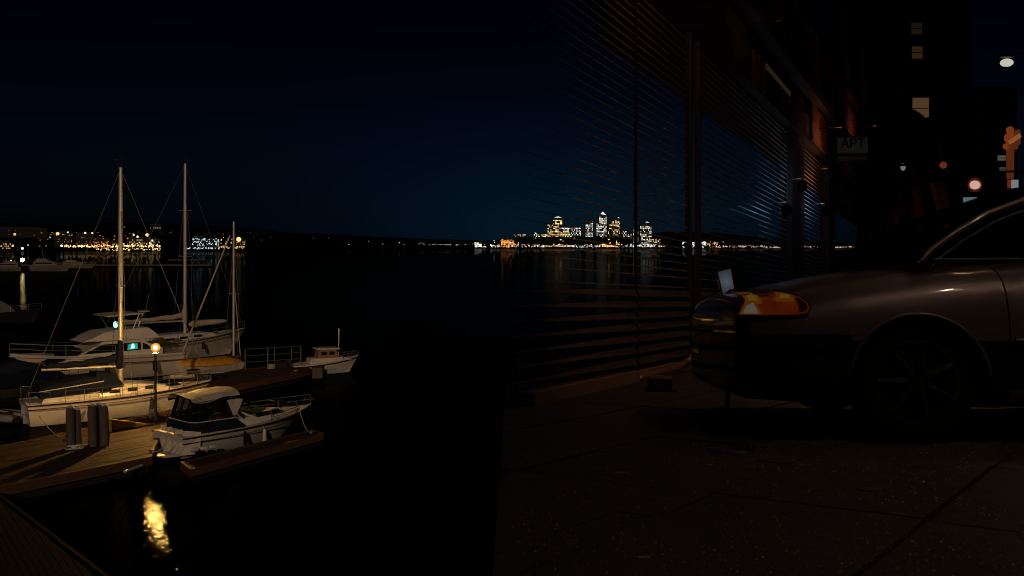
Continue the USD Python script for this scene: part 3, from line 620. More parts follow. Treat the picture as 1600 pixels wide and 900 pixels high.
# distant moored boats and their lamps at the far left
FARG = pbr('dimmed_white_hull', (.20, .18, .16), .5, vary=.2, vscale=.6)  # white gelcoat with the dim far light put into its colour
def far_boat(px0, px1, ywl, label, hfac=1., left=True):
    a, b = onz(px0, ywl, 0), onz(px1, ywl, 0); L = abs(b[0] - a[0])
    t = thing('moored_yacht', label, 'motor yacht', (b[0] if left else a[0], a[1], 0), math.pi if left else 0)
    h, d, sh = hull(L, L * .3, 1.5 * hfac, 2.1 * hfac, rake=L * .12, sw=.92, N=14, M=6); obj('hull', h, FARG, t, 40); obj('deck', d, FARG, t, 40)
    z = 1.55 * hfac
    obj('deckhouse', prism([(L * .08, z), (L * .72, z + .1), (L * .6, z + 1.0 * hfac), (L * .5, z + 1.3 * hfac), (L * .1, z + 1.3 * hfac)], L * .11, L * .095), FARG, t)
    obj('flybridge', prism([(L * .14, z + 1.32 * hfac), (L * .46, z + 1.32 * hfac), (L * .4, z + 2.0 * hfac), (L * .16, z + 2.0 * hfac)], L * .09, L * .07), FARG, t)
    for s in (1, -1): obj('cabin_window', prism([(L * .14, z + .55 * hfac), (L * .58, z + .55 * hfac), (L * .54, z + .95 * hfac), (L * .14, z + .95 * hfac)], .02, .02, s * L * .107), DGLASS, t)
    obj('bow_rail', pulpit(sh, L, .6, .6), STEEL, t); obj('aerial', tube([(L * .3, 0, z + 2 * hfac), (L * .27, 0, z + 4.6 * hfac)], .04, 4), ALU, t)
    return t
far_boat(49, 112, 424, 'white distant motor yacht right of the bright dock lamp', 1.1, False)
far_boat(-28, 37, 424, 'white distant motor yacht left of the bright dock lamp', .9, True)
far_boat(96, 150, 419, 'smaller distant yacht at the right end of the far moored row', .8, False)
def far_lamp(px, py, ybase, r, s, label):
    p = onz(px, ybase, .6); z = at(px, py, p[1])[2]
    t = thing('dock_lamp', label, 'lamp', (p[0], p[1], 0)); obj('post', tube([(0, 0, -1), (0, 0, z)], .06), POST, t); obj('lantern', ball((0, 0, z), r, 2), emit(f'far_dock_lamp_{int(s)}', (1, .62, .2), s), t, True)
far_lamp(35, 406, 419, .6, 60., 'bright golden lamp on the far left dock between two yachts')
far_lamp(17, 409, 419, .4, 42., 'weaker golden lamp on the far left dock left of the bright one')
# breakwaters
for (x0, x1, y, lab) in ((-30, 330, 413.5, 'long low floating breakwater behind the masts'), (262, 322, 405.5, 'short floating breakwater right of the second mast')):
    a, b = onz(x0, y, .4), onz(x1, y, .4)
    t = thing('breakwater', lab, 'breakwater', (0, 0, 0)); obj('float', bx(a[0], b[0], a[1], a[1] + 2.2, -.4, .4, .05), pbr('wet_concrete_float', (.16, .13, .11), .8, vary=.4, vscale=.3), t)
    for k in range(int((b[0] - a[0]) / 14) + 1): obj('bollard', cyl((a[0] + 3 + k * 14, a[1] + .4, .8), .16, .6, 8), POST, t)

# ------------------------------------------------------------------ docks
ZD = .55
DARKW = pbr('shaded_dark_timber', (.004, .0024, .0017), .8, spec=.1, vary=.5, vscale=3)  # dock timber darkened, the walkway shade is put into its colour
def dock(label, pts, ang, z=ZD, pw=.16, edge=.28, wood=None):
    P = Polygon([tuple(p[:2]) for p in pts]).buffer(0)
    t = thing('timber_dock', label, 'dock', (0, 0, 0))
    c = P.centroid; big = affinity.rotate(P, -math.degrees(ang), origin=c)
    x0, y0, x1, y1 = big.bounds; ms, r = [], random.Random(int(abs(c.x * 100)))
    x = x0
    while x < x1:
        s = big.intersection(sbox(x + .008, y0, x + pw - .008, y1))
        for g in getattr(s, 'geoms', [s]):
            if g.area > .01:
                g = affinity.rotate(g, math.degrees(ang), origin=c); ms.append(poly(g, z - .05, z + r.uniform(-.006, .006)))
        x += pw
    obj('deck_planks', cat(*ms), wood or WOOD, t, False, kind='stuff')
    ring = P.buffer(.05, join_style=2).difference(P.buffer(-.06, join_style=2))
    obj('fascia', poly(ring if ring.geom_type == 'Polygon' else max(ring.geoms, key=lambda g: g.area), z - edge, z + .03), wood or WOODE, t)
    obj('float', poly(P.buffer(-.1), -.25, z - .08), DARK, t)
    return t
dA = heading(onz(15, 758, ZD), onz(235, 713, ZD))
dock('wide brown timber dock in the lower left with piling posts and lamp', [onz(-90, 782, ZD), onz(-8, 763, ZD), onz(236, 714, ZD), onz(240, 700, ZD), onz(262, 655, ZD), onz(270, 640, ZD), onz(196, 656, ZD), onz(40, 690, ZD), onz(-90, 715, ZD)], dA + math.pi / 2)
dock('narrow finger dock along the near side of the cabin cruiser', [onz(298, 734, .45), onz(504, 678, .45), onz(488, 672, .45), onz(284, 723, .45)], heading(onz(300, 733, .45), onz(503, 678, .45)), .45, .14, .24)
dock('far timber dock with railing leading to the small cabin boat', [onz(262, 622, ZD), onz(350, 606, ZD), onz(466, 583, ZD), onz(486, 577, ZD), onz(470, 570, ZD), onz(380, 577, ZD), onz(262, 600, ZD)], heading(onz(345, 606, ZD), onz(466, 583, ZD)))
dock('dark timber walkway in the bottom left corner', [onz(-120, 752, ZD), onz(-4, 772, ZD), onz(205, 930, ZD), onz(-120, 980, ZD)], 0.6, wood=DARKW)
# lamp post
pl = onz(243, 656, ZD)
tL = thing('dock_lamp', 'tall black lamp post with glowing golden lantern on the near timber dock', 'lamp post', (pl[0], pl[1], ZD))
hl = at(245, 543, pl[1])[2] - ZD
obj('base', revolve([(0, .0), (.16, .0), (.16, .06), (.1, .12), (.07, .4), (.05, .42), (0, .42)]), POST, tL)
obj('pole', tube([(0, 0, .4), (0, 0, hl - .2)], [.055, .045], 10), POST, tL, True)
obj('lantern_collar', revolve([(0, hl - .30), (.1, hl - .28), (.12, hl - .235), (.05, hl - .215), (0, hl - .215)]), POST, tL)
lt = obj('lantern', ball((0, 0, hl), .19, 3), AMBG, tL, True); obj('bulb', ball((0, 0, hl), .078, 2), LAMPW, lt, True)
obj('lantern_cap', revolve([(0, hl + .30), (.05, hl + .29), (.1, hl + .235), (.1, hl + .225), (0, hl + .225)]), POST, tL)
# pilings
for (px, py, yt, r_, lab) in ((110, 700, 636, .16, 'left thick piling of the left pair on the near dock'), (121, 698, 640, .13, 'thin piling of the left pair on the near dock'), (144.5, 697, 633, .17, 'left piling of the right trio on the near dock'),
                              (154, 694, 631, .15, 'middle piling of the right trio on the near dock'), (162.5, 696, 634, .17, 'right piling of the right trio on the near dock')):
    p = onz(px, py, ZD); h_ = at(px, yt, p[1])[2]
    z = np.linspace(-1, h_, 14); m_ = tube([(.02 * math.sin(k * 1.7), .02 * math.cos(k * 2.1), k) for k in z], [r_] * 13 + [r_ * .8], 12)
    m_.vertices[:, :2] *= (1 + .16 * (meshkit.noise(m_.vertices * [9, 9, 1.5] + px, 2) - .5))[:, None]
    m_.apply_translation([p[0], p[1], 0]); t = thing('piling', lab, 'piling', (p[0], p[1], 0))
    m_.apply_translation([-p[0], -p[1], 0]); obj('post', m_, PILE, t, 50); obj('cap', revolve([(0, h_ + .07), (r_ * .7, h_ + .03), (r_ * .86, h_ - .03), (0, h_ - .03)], 12), GELD, t)
for (px, py, lab) in ((497, 590, 'dark square piling at the end of the far dock'),):
    p = onz(px, py, 0); t = thing('piling', lab, 'piling', (p[0], p[1], 0)); obj('post', bx(-.33, .33, -.3, .3, -1, .62, .04), PILE, t); obj('cap', bx(-.36, .36, -.33, .33, .625, .68, .02), DARK, t)
# things on the near dock
p = onz(196, 668, ZD)
tt = thing('lamplit_gusset', 'wedge shaped dock gusset with yellow lamplight put into its colour', 'ramp', (p[0], p[1], ZD), dA)
obj('board', prism([(-.9, .004), (.95, .004), (.9, .05), (-.9, .5)], .5, .5), YELLOWLIT, tt); obj('edge', bx(-.95, 1.0, -.56, -.51, .004, .1, .01), WOODE, tt)
p = onz(116, 700, ZD)
tt = thing('power_pedestal', 'small pale dock cleat and hose at the foot of the left pilings', 'cleat', (p[0] + .1, p[1] - .25, ZD), .3)
obj('cleat', cat(bx(-.22, .22, -.04, .04, .1, .16, .02), bx(-.08, .08, -.05, .05, .004, .1)), GEL, tt); obj('hose', tube([(.1 * k * math.cos(k * 1.3) * .5, .1 * k * math.sin(k * 1.3) * .5, .03 + .006 * k) for k in range(1, 12)], .025, 6), GELD, tt, True)
for (x0, y0, x1, y1, r_, lab) in ((195, 737, 222, 727, .05, 'pale boat hook floating at the edge of the near dock'), (297, 709, 340, 702, .09, 'white fender string lying beside the cruiser hull on the finger dock')):
    a, b = onz(x0, y0, .35), onz(x1, y1, .35)
    if r_ < .06: single('boat_hook', tube([a, b], r_, 7), GELD, lab, 'pole')
    else:
        t = thing('dock_fender', lab, 'fender', tuple(a)); u = (b - a)
        for k in range(3): obj('fender', tube([u * (k / 3 + .02) + [0, 0, .12], u * (k / 3 + .08) + [0, 0, .12], u * (k / 3 + .26) + [0, 0, .12], u * (k / 3 + .31) + [0, 0, .12]], [.03, .085, .085, .03], 8), GEL if k == 1 else GELD, t, True)
for (a, b, sag, lab, clab) in ((onz(468, 640, 1.2), onz(486, 676, .48), .25, 'mooring rope from the bow of the cabin cruiser to the finger dock', 'steel cleat near the far end of the finger dock'), (onz(262, 690, .85), onz(236, 706, .6), .12, 'short mooring rope from the stern of the cabin cruiser to the near dock', 'steel cleat on the dock beside the stern of the cabin cruiser'),
                         (onz(60, 648, 1.0), onz(104, 686, .6), .2, 'mooring rope from the stern of the navy covered sailing boat to the left pilings', 'steel cleat on the dock left of the pilings'), (onz(225, 634, 1.1), onz(236, 652, .6), .1, 'mooring rope from the navy covered sailing boat to the lamp dock', 'steel cleat on the dock just left of the lamp post'), (onz(455, 583, .7), onz(462, 580, .6), .02, 'mooring rope of the small cabin boat at the far dock', 'steel cleat at the tip of the far dock')):
    u = np.linspace(0, 1, 9)[:, None]; P = a * (1 - u) + b * u; P[:, 2] -= sag * (4 * u * (1 - u))[:, 0]
    single('mooring_line', tube(P, .016, 5), ROPE, lab, 'rope')
    t = thing('dock_cleat', clab, 'cleat', (b[0], b[1], b[2] + .0)); obj('horn', bx(-.14, .14, -.02, .02, .05, .08, .01), STEEL, t); obj('foot', bx(-.05, .05, -.03, .03, -.04, .049, .008), STEEL, t)
# far dock railing and clutter
tR = thing('dock_railing', 'thin metal railing on the far dock left of the small cabin boat', 'railing', (0, 0, 0))
pa, pb = onz(383, 577, ZD), onz(470, 571, ZD)
for px, k in ((383, 0), (418, .4), (428, .52), (455, .83), (469, 1)):
    q_ = pa + (pb - pa) * k; obj('post', tube([q_, q_ + [0, 0, 1.22]], .035, 6), WIRE, tR)
for hh in (1.2, .8, .42): obj('rail', tube([pa + [0, 0, hh], pb + [0, 0, hh]], .016, 5), WIRE, tR)
r = random.Random(11)
for i, (px, py, lab) in enumerate(((285, 592, 'folded pale awning lying on the far dock'), (318, 597, 'brown crate on the far dock behind the cruiser canopy'), (338, 592, 'dark tub on the far dock near its middle'), (302, 588, 'low dark chest at the left end of the far dock'),
                                  (424, 577, 'coiled brown rope on the far dock below the railing'), (437, 575, 'small crate below the railing of the far dock'))):
    p = onz(px, py, ZD)
    t = thing('dock_gear', lab, 'gear', (p[0], p[1], ZD), r.uniform(0, 1))
    if i in (0,): obj('roll', tube([(-1, 0, .12), (-.5, .02, .14), (.4, 0, .13), (1, 0, .11)], [.07, .13, .12, .05], 8), TARP, t, True)
    elif i == 4: obj('coil', tube([(.22 * math.cos(k), .22 * math.sin(k), .03 + .012 * k) for k in np.linspace(0, 22, 60)], .03, 5), ROPE, t, True)
    else:
        s = r.uniform(.28, .42); obj('box', cat(bx(-s, s, -s * .7, s * .7, .004, .34, .02)), (WOODE, DARK, NAVY, WOODE)[i % 4], t); obj('lid', bx(-s - .02, s + .02, -s * .72, s * .72, .345, .39, .012), (GELD, DARK)[i % 2], t)

# ------------------------------------------------------------------ the street on the quay (it runs gently downhill)
KS = (470 - HZ) / F
def gz(Y): return H - .7 - KS * Y
def S(X, Y, h=0.): return np.array([X, Y, gz(Y) + h])
def shear(m):
    v = np.array(m.vertices); v[:, 2] += H - .7 - KS * v[:, 1]; m.vertices = v; return m
wd = np.array([.42, .9075])                     # the facade runs this way from (0, 6.3)
def wall(t, off=0., h=0.):                      # off: metres into the street
    p = np.array([0, 6.3]) + wd * t + np.array([wd[1], -wd[0]]) * off
    return S(p[0], p[1], h)
CONC = usdkit.material(stage, '/World/Looks/pavement_concrete', {
    'geo': ('geometry', {}), 'n': ('noise_texture', {'scale': 2.3, 'detail': 8.0, 'roughness': .7}), 'r': ('rgb_ramp', {'ramp': [(.3, (.017, .014, .0118)), (.7, (.056, .046, .038))]}),
    'v': ('voronoi_texture', {'scale': 95.0}), 'vr': ('rgb_ramp', {'ramp': [(.0, (1, 1, 1)), (.11, (0, 0, 0)), (1, (0, 0, 0))]}), 'mx': ('mix', {'color2': (.5, .42, .34)}),
    'n2': ('noise_texture', {'scale': 70.0, 'detail': 6.0, 'roughness': .8}), 'bp': ('bump', {'strength': .9, 'distance': .012}), 'r2': ('rgb_ramp', {'ramp': [(.36, (.35, .33, .32)), (.52, (1, 1, 1)), (.66, (2.4, 2.2, 2.0))]}), 'mu': ('mix', {'mix_type': 'multiply', 'fac': 1.0}),
    'rr': ('map_range', {'from_min': .3, 'from_max': .7, 'to_min': .35, 'to_max': .75}),
    'p': ('principled_bsdf', {'roughness': .6})},
    [('geo.position', 'n.vector'), ('geo.position', 'v.vector'), ('geo.position', 'n2.vector'), ('n.fac', 'r.fac'), ('v.distance', 'vr.fac'), ('vr.color', 'mx.fac') if False else ('r.color', 'mx.color1'), ('vr.alpha', 'mx.fac') if False else ('n.fac', 'rr.value'),
     ('rr.result', 'p.roughness'), ('r.color', 'mu.color1'), ('n2.fac', 'r2.fac'), ('r2.color', 'mu.color2'), ('mu.color', 'p.base_color'), ('n2.fac', 'bp.height'), ('bp.normal', 'p.normal')], surface='p.BSDF')
JOINT = pbr('joint_dirt', (.018, .015, .012), 1., spec=.1)
E0 = -.05
quay = [(-14, -44), (-14, -11), (E0, -11), (E0, -8), (E0, 13.7), tuple(wall(60, -3.2)[:2]), tuple(wall(125, -3.2)[:2]), (90, 118), (90, -44)]
q = obj('street', shear(poly(quay, -.35, -.045)), JOINT, smooth=False); setd(q, kind='structure', label='dark street ground on the quay', category='street')
q = obj('quay_wall', tm(np.array([(E0 - .02, -8, -1), (E0 - .02, 13.7, -1), (E0 - .02, 13.7, gz(13.7) - .05), (E0 - .02, -8, gz(-8) - .05)]), [[0, 1, 2], [0, 2, 3]]), JOINT, smooth=False); setd(q, kind='structure', label='quay wall dropping from the pavement to the water', category='quay')
ub, nb = np.array([math.sin(math.radians(35)), math.cos(math.radians(35))]), np.array([math.cos(math.radians(35)), -math.sin(math.radians(35))])
region = Polygon([(E0, .6), (E0, 6.28), tuple(wall(12, .02)[:2]), (12.5, 17.2), (12.5, .6)])
ns = [-9.5 + .0] + [-1.6 - .72 * k for k in range(10, 0, -1)] + [-1.6, -1.44] + [-1.44 + .72 * k for k in range(1, 14)]
pav = obj('pavement', shear(poly(region.buffer(-.002), -.044, -.03)), JOINT, smooth=False); setd(pav, kind='structure', label='slab pavement beside the parked car', category='pavement')
r = random.Random(4); slabs = []
for i in range(1, len(ns) - 1):
    a, b = ns[i], ns[i + 1]; off = 0 if b - a > .3 else -.46
    for k in range(-4, 18):
        u0 = 3.34 + off + 1.25 * (k - 2); u1 = u0 + 1.25
        quad = Polygon([tuple(ub * u + nb * n_) for u, n_ in ((u0 + .005, a + .007), (u1 - .005, a + .007), (u1 - .005, b - .007), (u0 + .005, b - .007))])
        s = quad.intersection(region)
        for g in getattr(s, 'geoms', [s]):
            if g.geom_type == 'Polygon' and g.area > .01: slabs.append((g.centroid.y ** 2 + g.centroid.x ** 2, g, r.uniform(-.005, .004)))
slabs.sort(key=lambda x: x[0])
rest = []
for i, (_, g, dz) in enumerate(slabs):
    m_ = shear(poly(g, -.028, dz))
    if i < 200: obj('slab', m_, CONC, pav, False)
    else: rest.append(m_)
if rest: obj('slabs', cat(*rest), CONC, pav, False, kind='stuff')
tl = shear(poly(Polygon([(12.51, .6), (12.51, 17.2), tuple(wall(12.02, .02)[:2]), tuple(wall(120, .02)[:2]), (88, 116), (88, .6)]), -.04, 0.0))
q = obj('road', tl, pbr('asphalt', (.035, .033, .032), .7, vary=.3, vscale=1., bump=.4, bscale=80, dist=.006), smooth=False); setd(q, kind='structure', label='dark asphalt road running away past the buildings', category='road')

# grit and litter on the pavement
r = random.Random(21); gm, gm2 = [], []
for i in range(1500):
    x, y = r.uniform(800, 1600), 690 + 215 * r.random() ** 1.3
    Y = .7 * F / (y - 470); X = (x - 800) / F * Y
    s = r.uniform(.001, .0032); b = trimesh.creation.icosphere(0, 1.) if False else trimesh.creation.box([2 * s, 2 * s, 1.4 * s])
    b.apply_transform(trimesh.transformations.rotation_matrix(r.uniform(0, 3), [r.random(), r.random(), 1])); b.apply_translation(S(X, Y, s * .7 + .004)); (gm if i % 4 else gm2).append(b)
single('grit', cat(*gm), pbr('grit_stone', (.30, .22, .16), .45), 'fine loose grit scattered over the pavement slabs', 'grit', kind='stuff', smooth=False)
single('grit', cat(*gm2), pbr('glint_grit', (.8, .55, .40), .3, metal=.3), 'pale crumbs over the pavement with its glints put into their colour', 'grit', kind='stuff', smooth=False)  # bright crumbs added for the glints on the pavement
PAPER = pbr('scrap_paper', (.34, .30, .26), .8, vary=.3, vscale=30)
LEAF = pbr('dead_leaf', (.05, .03, .018), .7, vary=.4, vscale=30)
for (px, py, w, mat, lab) in ((971, 740, .03, PAPER, 'pale scrap of paper on the slab left of the narrow paver band'), (1108, 728, .028, PAPER, 'crumpled paper scrap above the crossing of the slab joints'), (1113, 701, .03, PAPER, 'small pale scrap near the front of the car'),
                              (1158, 708, .03, PAPER, 'small pale scrap beside the narrow band near the car'), (1174, 735, .035, LEAF, 'dark pebble on the narrow paver band'), (1007, 706, .045, LEAF, 'dark leaf on the slab farthest left of the car'),
                              (935, 727, .04, LEAF, 'dark leaf near the left edge of the pavement'), (1360, 767, .055, LEAF, 'long dark twig on the slab below the wheel'), (1006, 873, .022, PAPER, 'tan scrap at the bottom of the pavement')):
    Y = .7 * F / (py - 470); X = (px - 800) / F * Y
    g = []
    for k in range(9):
        a = k / 9 * 6.283; rr_ = w * (.6 + .4 * r.random()); g.append((rr_ * math.cos(a), rr_ * .7 * math.sin(a), max(.003, .006 * r.random() * w / .03)))
    v = np.array(g + [(0, 0, .2 * w)] + [(x_, y_, z_ - .002) for x_, y_, z_ in g] + [(0, 0, .2 * w - .002)]); f = []
    for k in range(9): k2 = (k + 1) % 9; f += [[k, k2, 9], [10 + k2, 10 + k, 19], [k, 10 + k, k2], [k2, 10 + k, 10 + k2]]
    m_ = tm(v + S(X, Y, .002), f); single('litter', m_, mat, lab, 'litter', smooth=False)

# ------------------------------------------------------------------ arcade with slatted grilles
STONE = pbr('facade_stone', (.022, .017, .018), .8, vary=.4, vscale=1.2, bump=.4, bscale=12, dist=.02)
BRICKR = pbr('red_brown_stone', (.15, .055, .035), .75, vary=.4, vscale=2.5, bump=.4, bscale=14, dist=.02)
SLAT = pbr('slat_metal', (.11, .095, .09), .4, metal=.3, vary=.3, vscale=3)
RODM = pbr('bright_rod_metal', (.40, .34, .31), .45, metal=.2, vary=.5, vscale=1.5)
def wbox(t0, t1, o0, o1, h0, h1):
    v = []
    for t_ in (t0, t1):
        for o in (o0, o1):
            for h_ in (h0, h1): v.append(wall(t_, o, h_))
    return trimesh.convex.convex_hull(np.array(v))
tB = thing('arcade_building', 'dark building with open arcade of slatted grilles behind the parked car', 'building')
for a, b in ((4.38, 4.43), (4.76, 4.81)): obj('post', wbox(a, b, -.03, .03, -.05, 3.5), pbr('post_metal', (.09, .07, .065), .45, metal=.3, vary=.3, vscale=3), tB)
obj('post', wbox(2.575, 2.605, -.012, .012, -.05, 5.0), DARK, tB)
for a, b in ((10.6, 11.9), (15.25, 16.3), (22.8, 24.2), (30, 31.5), (38, 39.5)): obj('pier', wbox(a, b, -.1, .08, -.05, 3.5), STONE, tB)
obj('sill', wbox(.25, 15.3, -.08, .05, -.05, .09), pbr('sill_stone', (.22, .16, .12), .6, vary=.3, vscale=4), tB)
obj('lintel', wbox(5.95, 44, -.5, .12, 3.5, 3.95), STONE, tB)
obj('shop_fascia', wbox(16.3, 44, -.06, .03, 2.7, 3.498), STONE, tB)
obj('rust_panel', wbox(12.3, 14.3, .122, .16, 3.55, 4.2), BRICKR, tB); obj('rust_panel', wbox(17.2, 19.8, .122, .16, 4.45, 5.2), BRICKR, tB)
obj('lower_cornice', wbox(5.9, 44, -.4, .28, 4.25, 4.42), STONE, tB)
obj('facade', wbox(5.9, 44, -1.5, .05, 3.952, 21), STONE, tB)
for k in range(9): obj('upper_cornice', wbox(5.9, 44, .06, .24, 6.6 + k * 3.2 - 1.2, 6.75 + k * 3.2 - 1.2), STONE, tB) if k < 4 else None
for k, t_ in enumerate((6.2, 9.3, 12.4, 17, 22, 28, 35)):
    obj('pilaster', wbox(t_, t_ + .7, .055, .2, 4.425, 20.9), BRICKR, tB)
    for j in range(4):
        w = obj('window', wbox(t_ + 1.0, t_ + 2.3, .052, .075, 5.9 + j * 3.2, 7.9 + j * 3.2), DGLASS, tB)
obj('transom_light', wbox(8.0, 10.1, .125, .14, 3.90, 3.97), emit('transom_glow', (1, .70, .42), .016), tB)
for t_ in (7.1, 7.4, 7.75): obj('transom_bar', wbox(t_, t_ + .05, .125, .17, 3.5, 3.95), BRICKR, tB)
obj('back_floor', shear(poly(Polygon([(.05, 6.45), (.05, 13.9), tuple(wall(60, -3.1)[:2]), tuple(wall(60, -.1)[:2])]), -.04, -.012)), JOINT, tB)
for bi, (t0, t1, lab) in enumerate(((.03, 2.555, 'slatted metal grille at the left end of the arcade'), (2.625, 4.355, 'narrow slatted grille left of the double post'), (4.845, 10.59, 'wide slatted grille between double post and stone pier'), (11.91, 15.24, 'far slatted grille between the two stone piers'))):
    g = thing('slatted_grille', lab, 'grille')
    k = 0; h_ = .13
    while h_ < 3.46:
        if h_ < .78:
            tw_ = lambda t_: (.12 if t_ == t0 and bi == 0 else 1.)
            v = [wall(t_, o * tw_(t_), h_ + .037 + (z - .037) * tw_(t_)) for t_ in (t0, t1) for (o, z) in ((.0, .0), (.03, .012), (-.03, .062), (0, .074))]
            obj('slat', trimesh.convex.convex_hull(np.array(v)), SLAT, g, False)
        else:
            if bi == 0: obj('rod', trimesh.convex.convex_hull(np.array([wall(t_, o * k, h_ + .0055 + z * k) for t_, k in ((t0, .08), (1.3, .65), (t1, 1.)) for o in (-.005, .005) for z in (-.0055, .0055)])), RODM, g, False)
            else: obj('rod', wbox(t0, t1, -.004, .006, h_, h_ + .011), RODM, g, False)
        h_ += .1 if h_ < .9 else .075
    for ga, gw in () if bi == 0 else (((t1 - .03, .03),) if bi == 1 else ((t0, .03), (t1 - .03, .03))): obj('guide', wbox(ga, ga + gw, -.012, .012, .09, 3.5), DARK, g)
for li, (bt, bh, col, st, off, lab) in enumerate(((8.75, 2.0, (.50, .70, 1), 60., .26, 'added shaded lamp throwing blue light on the wide slatted grille'), (10.2, 2.5, (.50, .70, 1), 45., .26, 'added shaded lamp throwing blue light on the right end of the wide slatted grille'),
        (2.1, 4.3, (1, .50, .30), 260., .6, 'added shaded lamp high on the thin post over the left grilles'), (12.9, 2.35, (.50, .70, 1), 100., .26, 'added shaded lamp throwing blue light on the far slatted grille'), (13.4, 3.05, (1, .34, .12), 90., .26, 'added shaded lamp throwing orange light on the top of the far slatted grille'),
        (13.1, 3.75, (1, .30, .10), 75., .55, 'added shaded lamp throwing red light on the rust coloured panel above the grille'), (18.9, 4.7, (1, .25, .10), 85., .7, 'added shaded lamp throwing red light on the facade above the blade sign'), (6.9, 4.1, (1, .42, .22), 7., .5, 'added shaded lamp throwing faint red light on the left end of the facade'))):
    pw = wall(bt, off, bh); tw = thing('added_facade_lamp', lab, 'lamp', tuple(pw)); obj('bulb', ball((0, 0, 0), .035, 2), emit(f'added_facade_bulb_{int(st)}_' + ('blue' if col[2] > .5 else f'red_{int(col[1] * 100)}'), col, st), tw, True)  # lamps added to tint grilles and facade, their shades hide the bulbs
    nn = np.array([wd[1], -wd[0], 0.]); e_ = wall(bt, .03, bh) - pw; ax = np.array([.2, -.98, -.1])
    cv_ = trimesh.creation.cylinder(radius=.085, height=.012, sections=20); cv_.apply_transform(trimesh.geometry.align_vectors([0, 0, 1], -ax / np.linalg.norm(ax))); cv_.apply_translation(ax * .07)
    obj('shade', cv_, BLACK, tw, 30); obj('arm', tube([e_ + [0, 0, .12], nn * .02 + [0, 0, .12], ax * .07 + [0, 0, .05]], .008, 5), BLACK, tw)
P = [S((x - 800) / F * Y, Y, .7 - (y - 470) / F * Y) for x, y, Y in ((1094, 500, 9.6), (1094, 522, 9.6), (1092, 543, 9.6), (1084, 556, 9.6), (1070, 568, 9.55), (1050, 577, 9.3), (1025, 584, 9.0), (1000, 592, 8.6))]
td = thing('added_curved_pipe', 'bent brown pipe added for the lit curved edge above the arcade sill', 'pipe'); obj('pipe', tube(P, .035, 8), pbr('pipe_copper', (.30, .17, .10), .4, metal=.5, vary=.3, vscale=8), td, True)  # pipe shape added for a lit curved edge along the wall base
obj('bracket', cat(*[ball(P[k], .05, 1) for k in (1, 4)]), DARK, td)
pb_ = S((1032 - 800) / F * 7.6, 7.6); tb = thing('concrete_block', 'low brown block at the foot of the slatted grille', 'block', tuple(pb_)); obj('block', bx(-.09, .09, -.07, .07, .003, .12, .012), pbr('block_concrete', (.17, .12, .09), .8, vary=.4, vscale=12), tb); obj('base', bx(-.11, .11, -.09, .09, -.02, .02), STONE, tb)

# projecting sign
ps = wall(15.75, .05, 0); zs_ = lambda y, Y: .7 - (y - 470) / F * Y
Ys = ps[1]; x0, x1 = (1309 - 800) / F * Ys, (1356 - 800) / F * Ys
ts = thing('blade_sign', 'white rectangular blade sign with dark letters projecting from the facade', 'sign', (x0, Ys, gz(Ys)))
W = x1 - x0; zt, zm_, zb0 = zs_(215, Ys), zs_(239, Ys), zs_(251, Ys)
SIGNW = emit('sign_backlight', (.9, .72, .72), .0075)
obj('case', bx(-.04, W + .04, .02, .14, zm_ - .04, zt + .04, .02), DARK, ts); obj('panel', bx(0, W, .0, .018, zm_, zt), SIGNW, ts)
tx = meshkit.text_mesh('APT', (zt - zm_) * .58, .01, True); tx.apply_transform(trimesh.transformations.rotation_matrix(np.pi / 2, [1, 0, 0])); bb = tx.bounds
tx.apply_translation([W / 2 - (bb[0][0] + bb[1][0]) / 2, -.002 - bb[1][1], (zt + zm_) / 2 + .05 - (bb[0][2] + bb[1][2]) / 2]); obj('lettering', tx, DARK, ts, False)
obj('lower_panel', bx(0, W, .02, .1, zb0, zm_ - .06, .01), pbr('sign_grey', (.12, .12, .13), .6), ts)
obj('arm', cat(tube([(-.3, .08, zt - .05), (0, .08, zt - .05)], .03), tube([(-.3, .08, zm_), (0, .08, zm_)], .03)), DARK, ts)
# round awning with faint lettering
pa_ = wall(24.6, .1, 0); Ya = pa_[1]
Xa0, Xa1 = (1346 - 800) / F * Ya, (1468 - 800) / F * (Ya - .5)
ta = thing('domed_awning', 'dark domed entrance awning reaching over the pavement beyond the blade sign', 'awning', (Xa0, Ya, gz(Ya)))
Wa, zb1, zt1 = Xa1 - Xa0, zs_(258, Ya), zs_(168, Ya)
rows = []
for i in range(13):
    th = i / 12 * math.pi / 2; rows.append([(Wa * .56 + Wa * .5 * math.sin(th) * math.cos(p) * .98, -.95 * math.sin(th) * math.sin(p) * 1.0, zb1 + .35 + (zt1 - zb1 - .35) * math.cos(th)) for p in np.linspace(-.2, math.pi + .2, 21)])
AWN = pbr('awning_canvas', (.045, .012, .016), .85, vary=.3, vscale=3)
m_ = strip(rows); m_.fix_normals(); obj('canvas', m_, AWN, ta, True)
vl = rows[-1]; obj('valance', strip([vl, [(x, y, zb1 - .02) for x, y, z in vl]]), AWN, ta)
obj('frame', cat(tube([(Wa * .1, 0, zb1), (Wa * 1.0, 0, zb1)], .03), tube([(Wa * .56, 0, zb1), (Wa * .56, -.95, zb1)], .03)), DARK, ta)
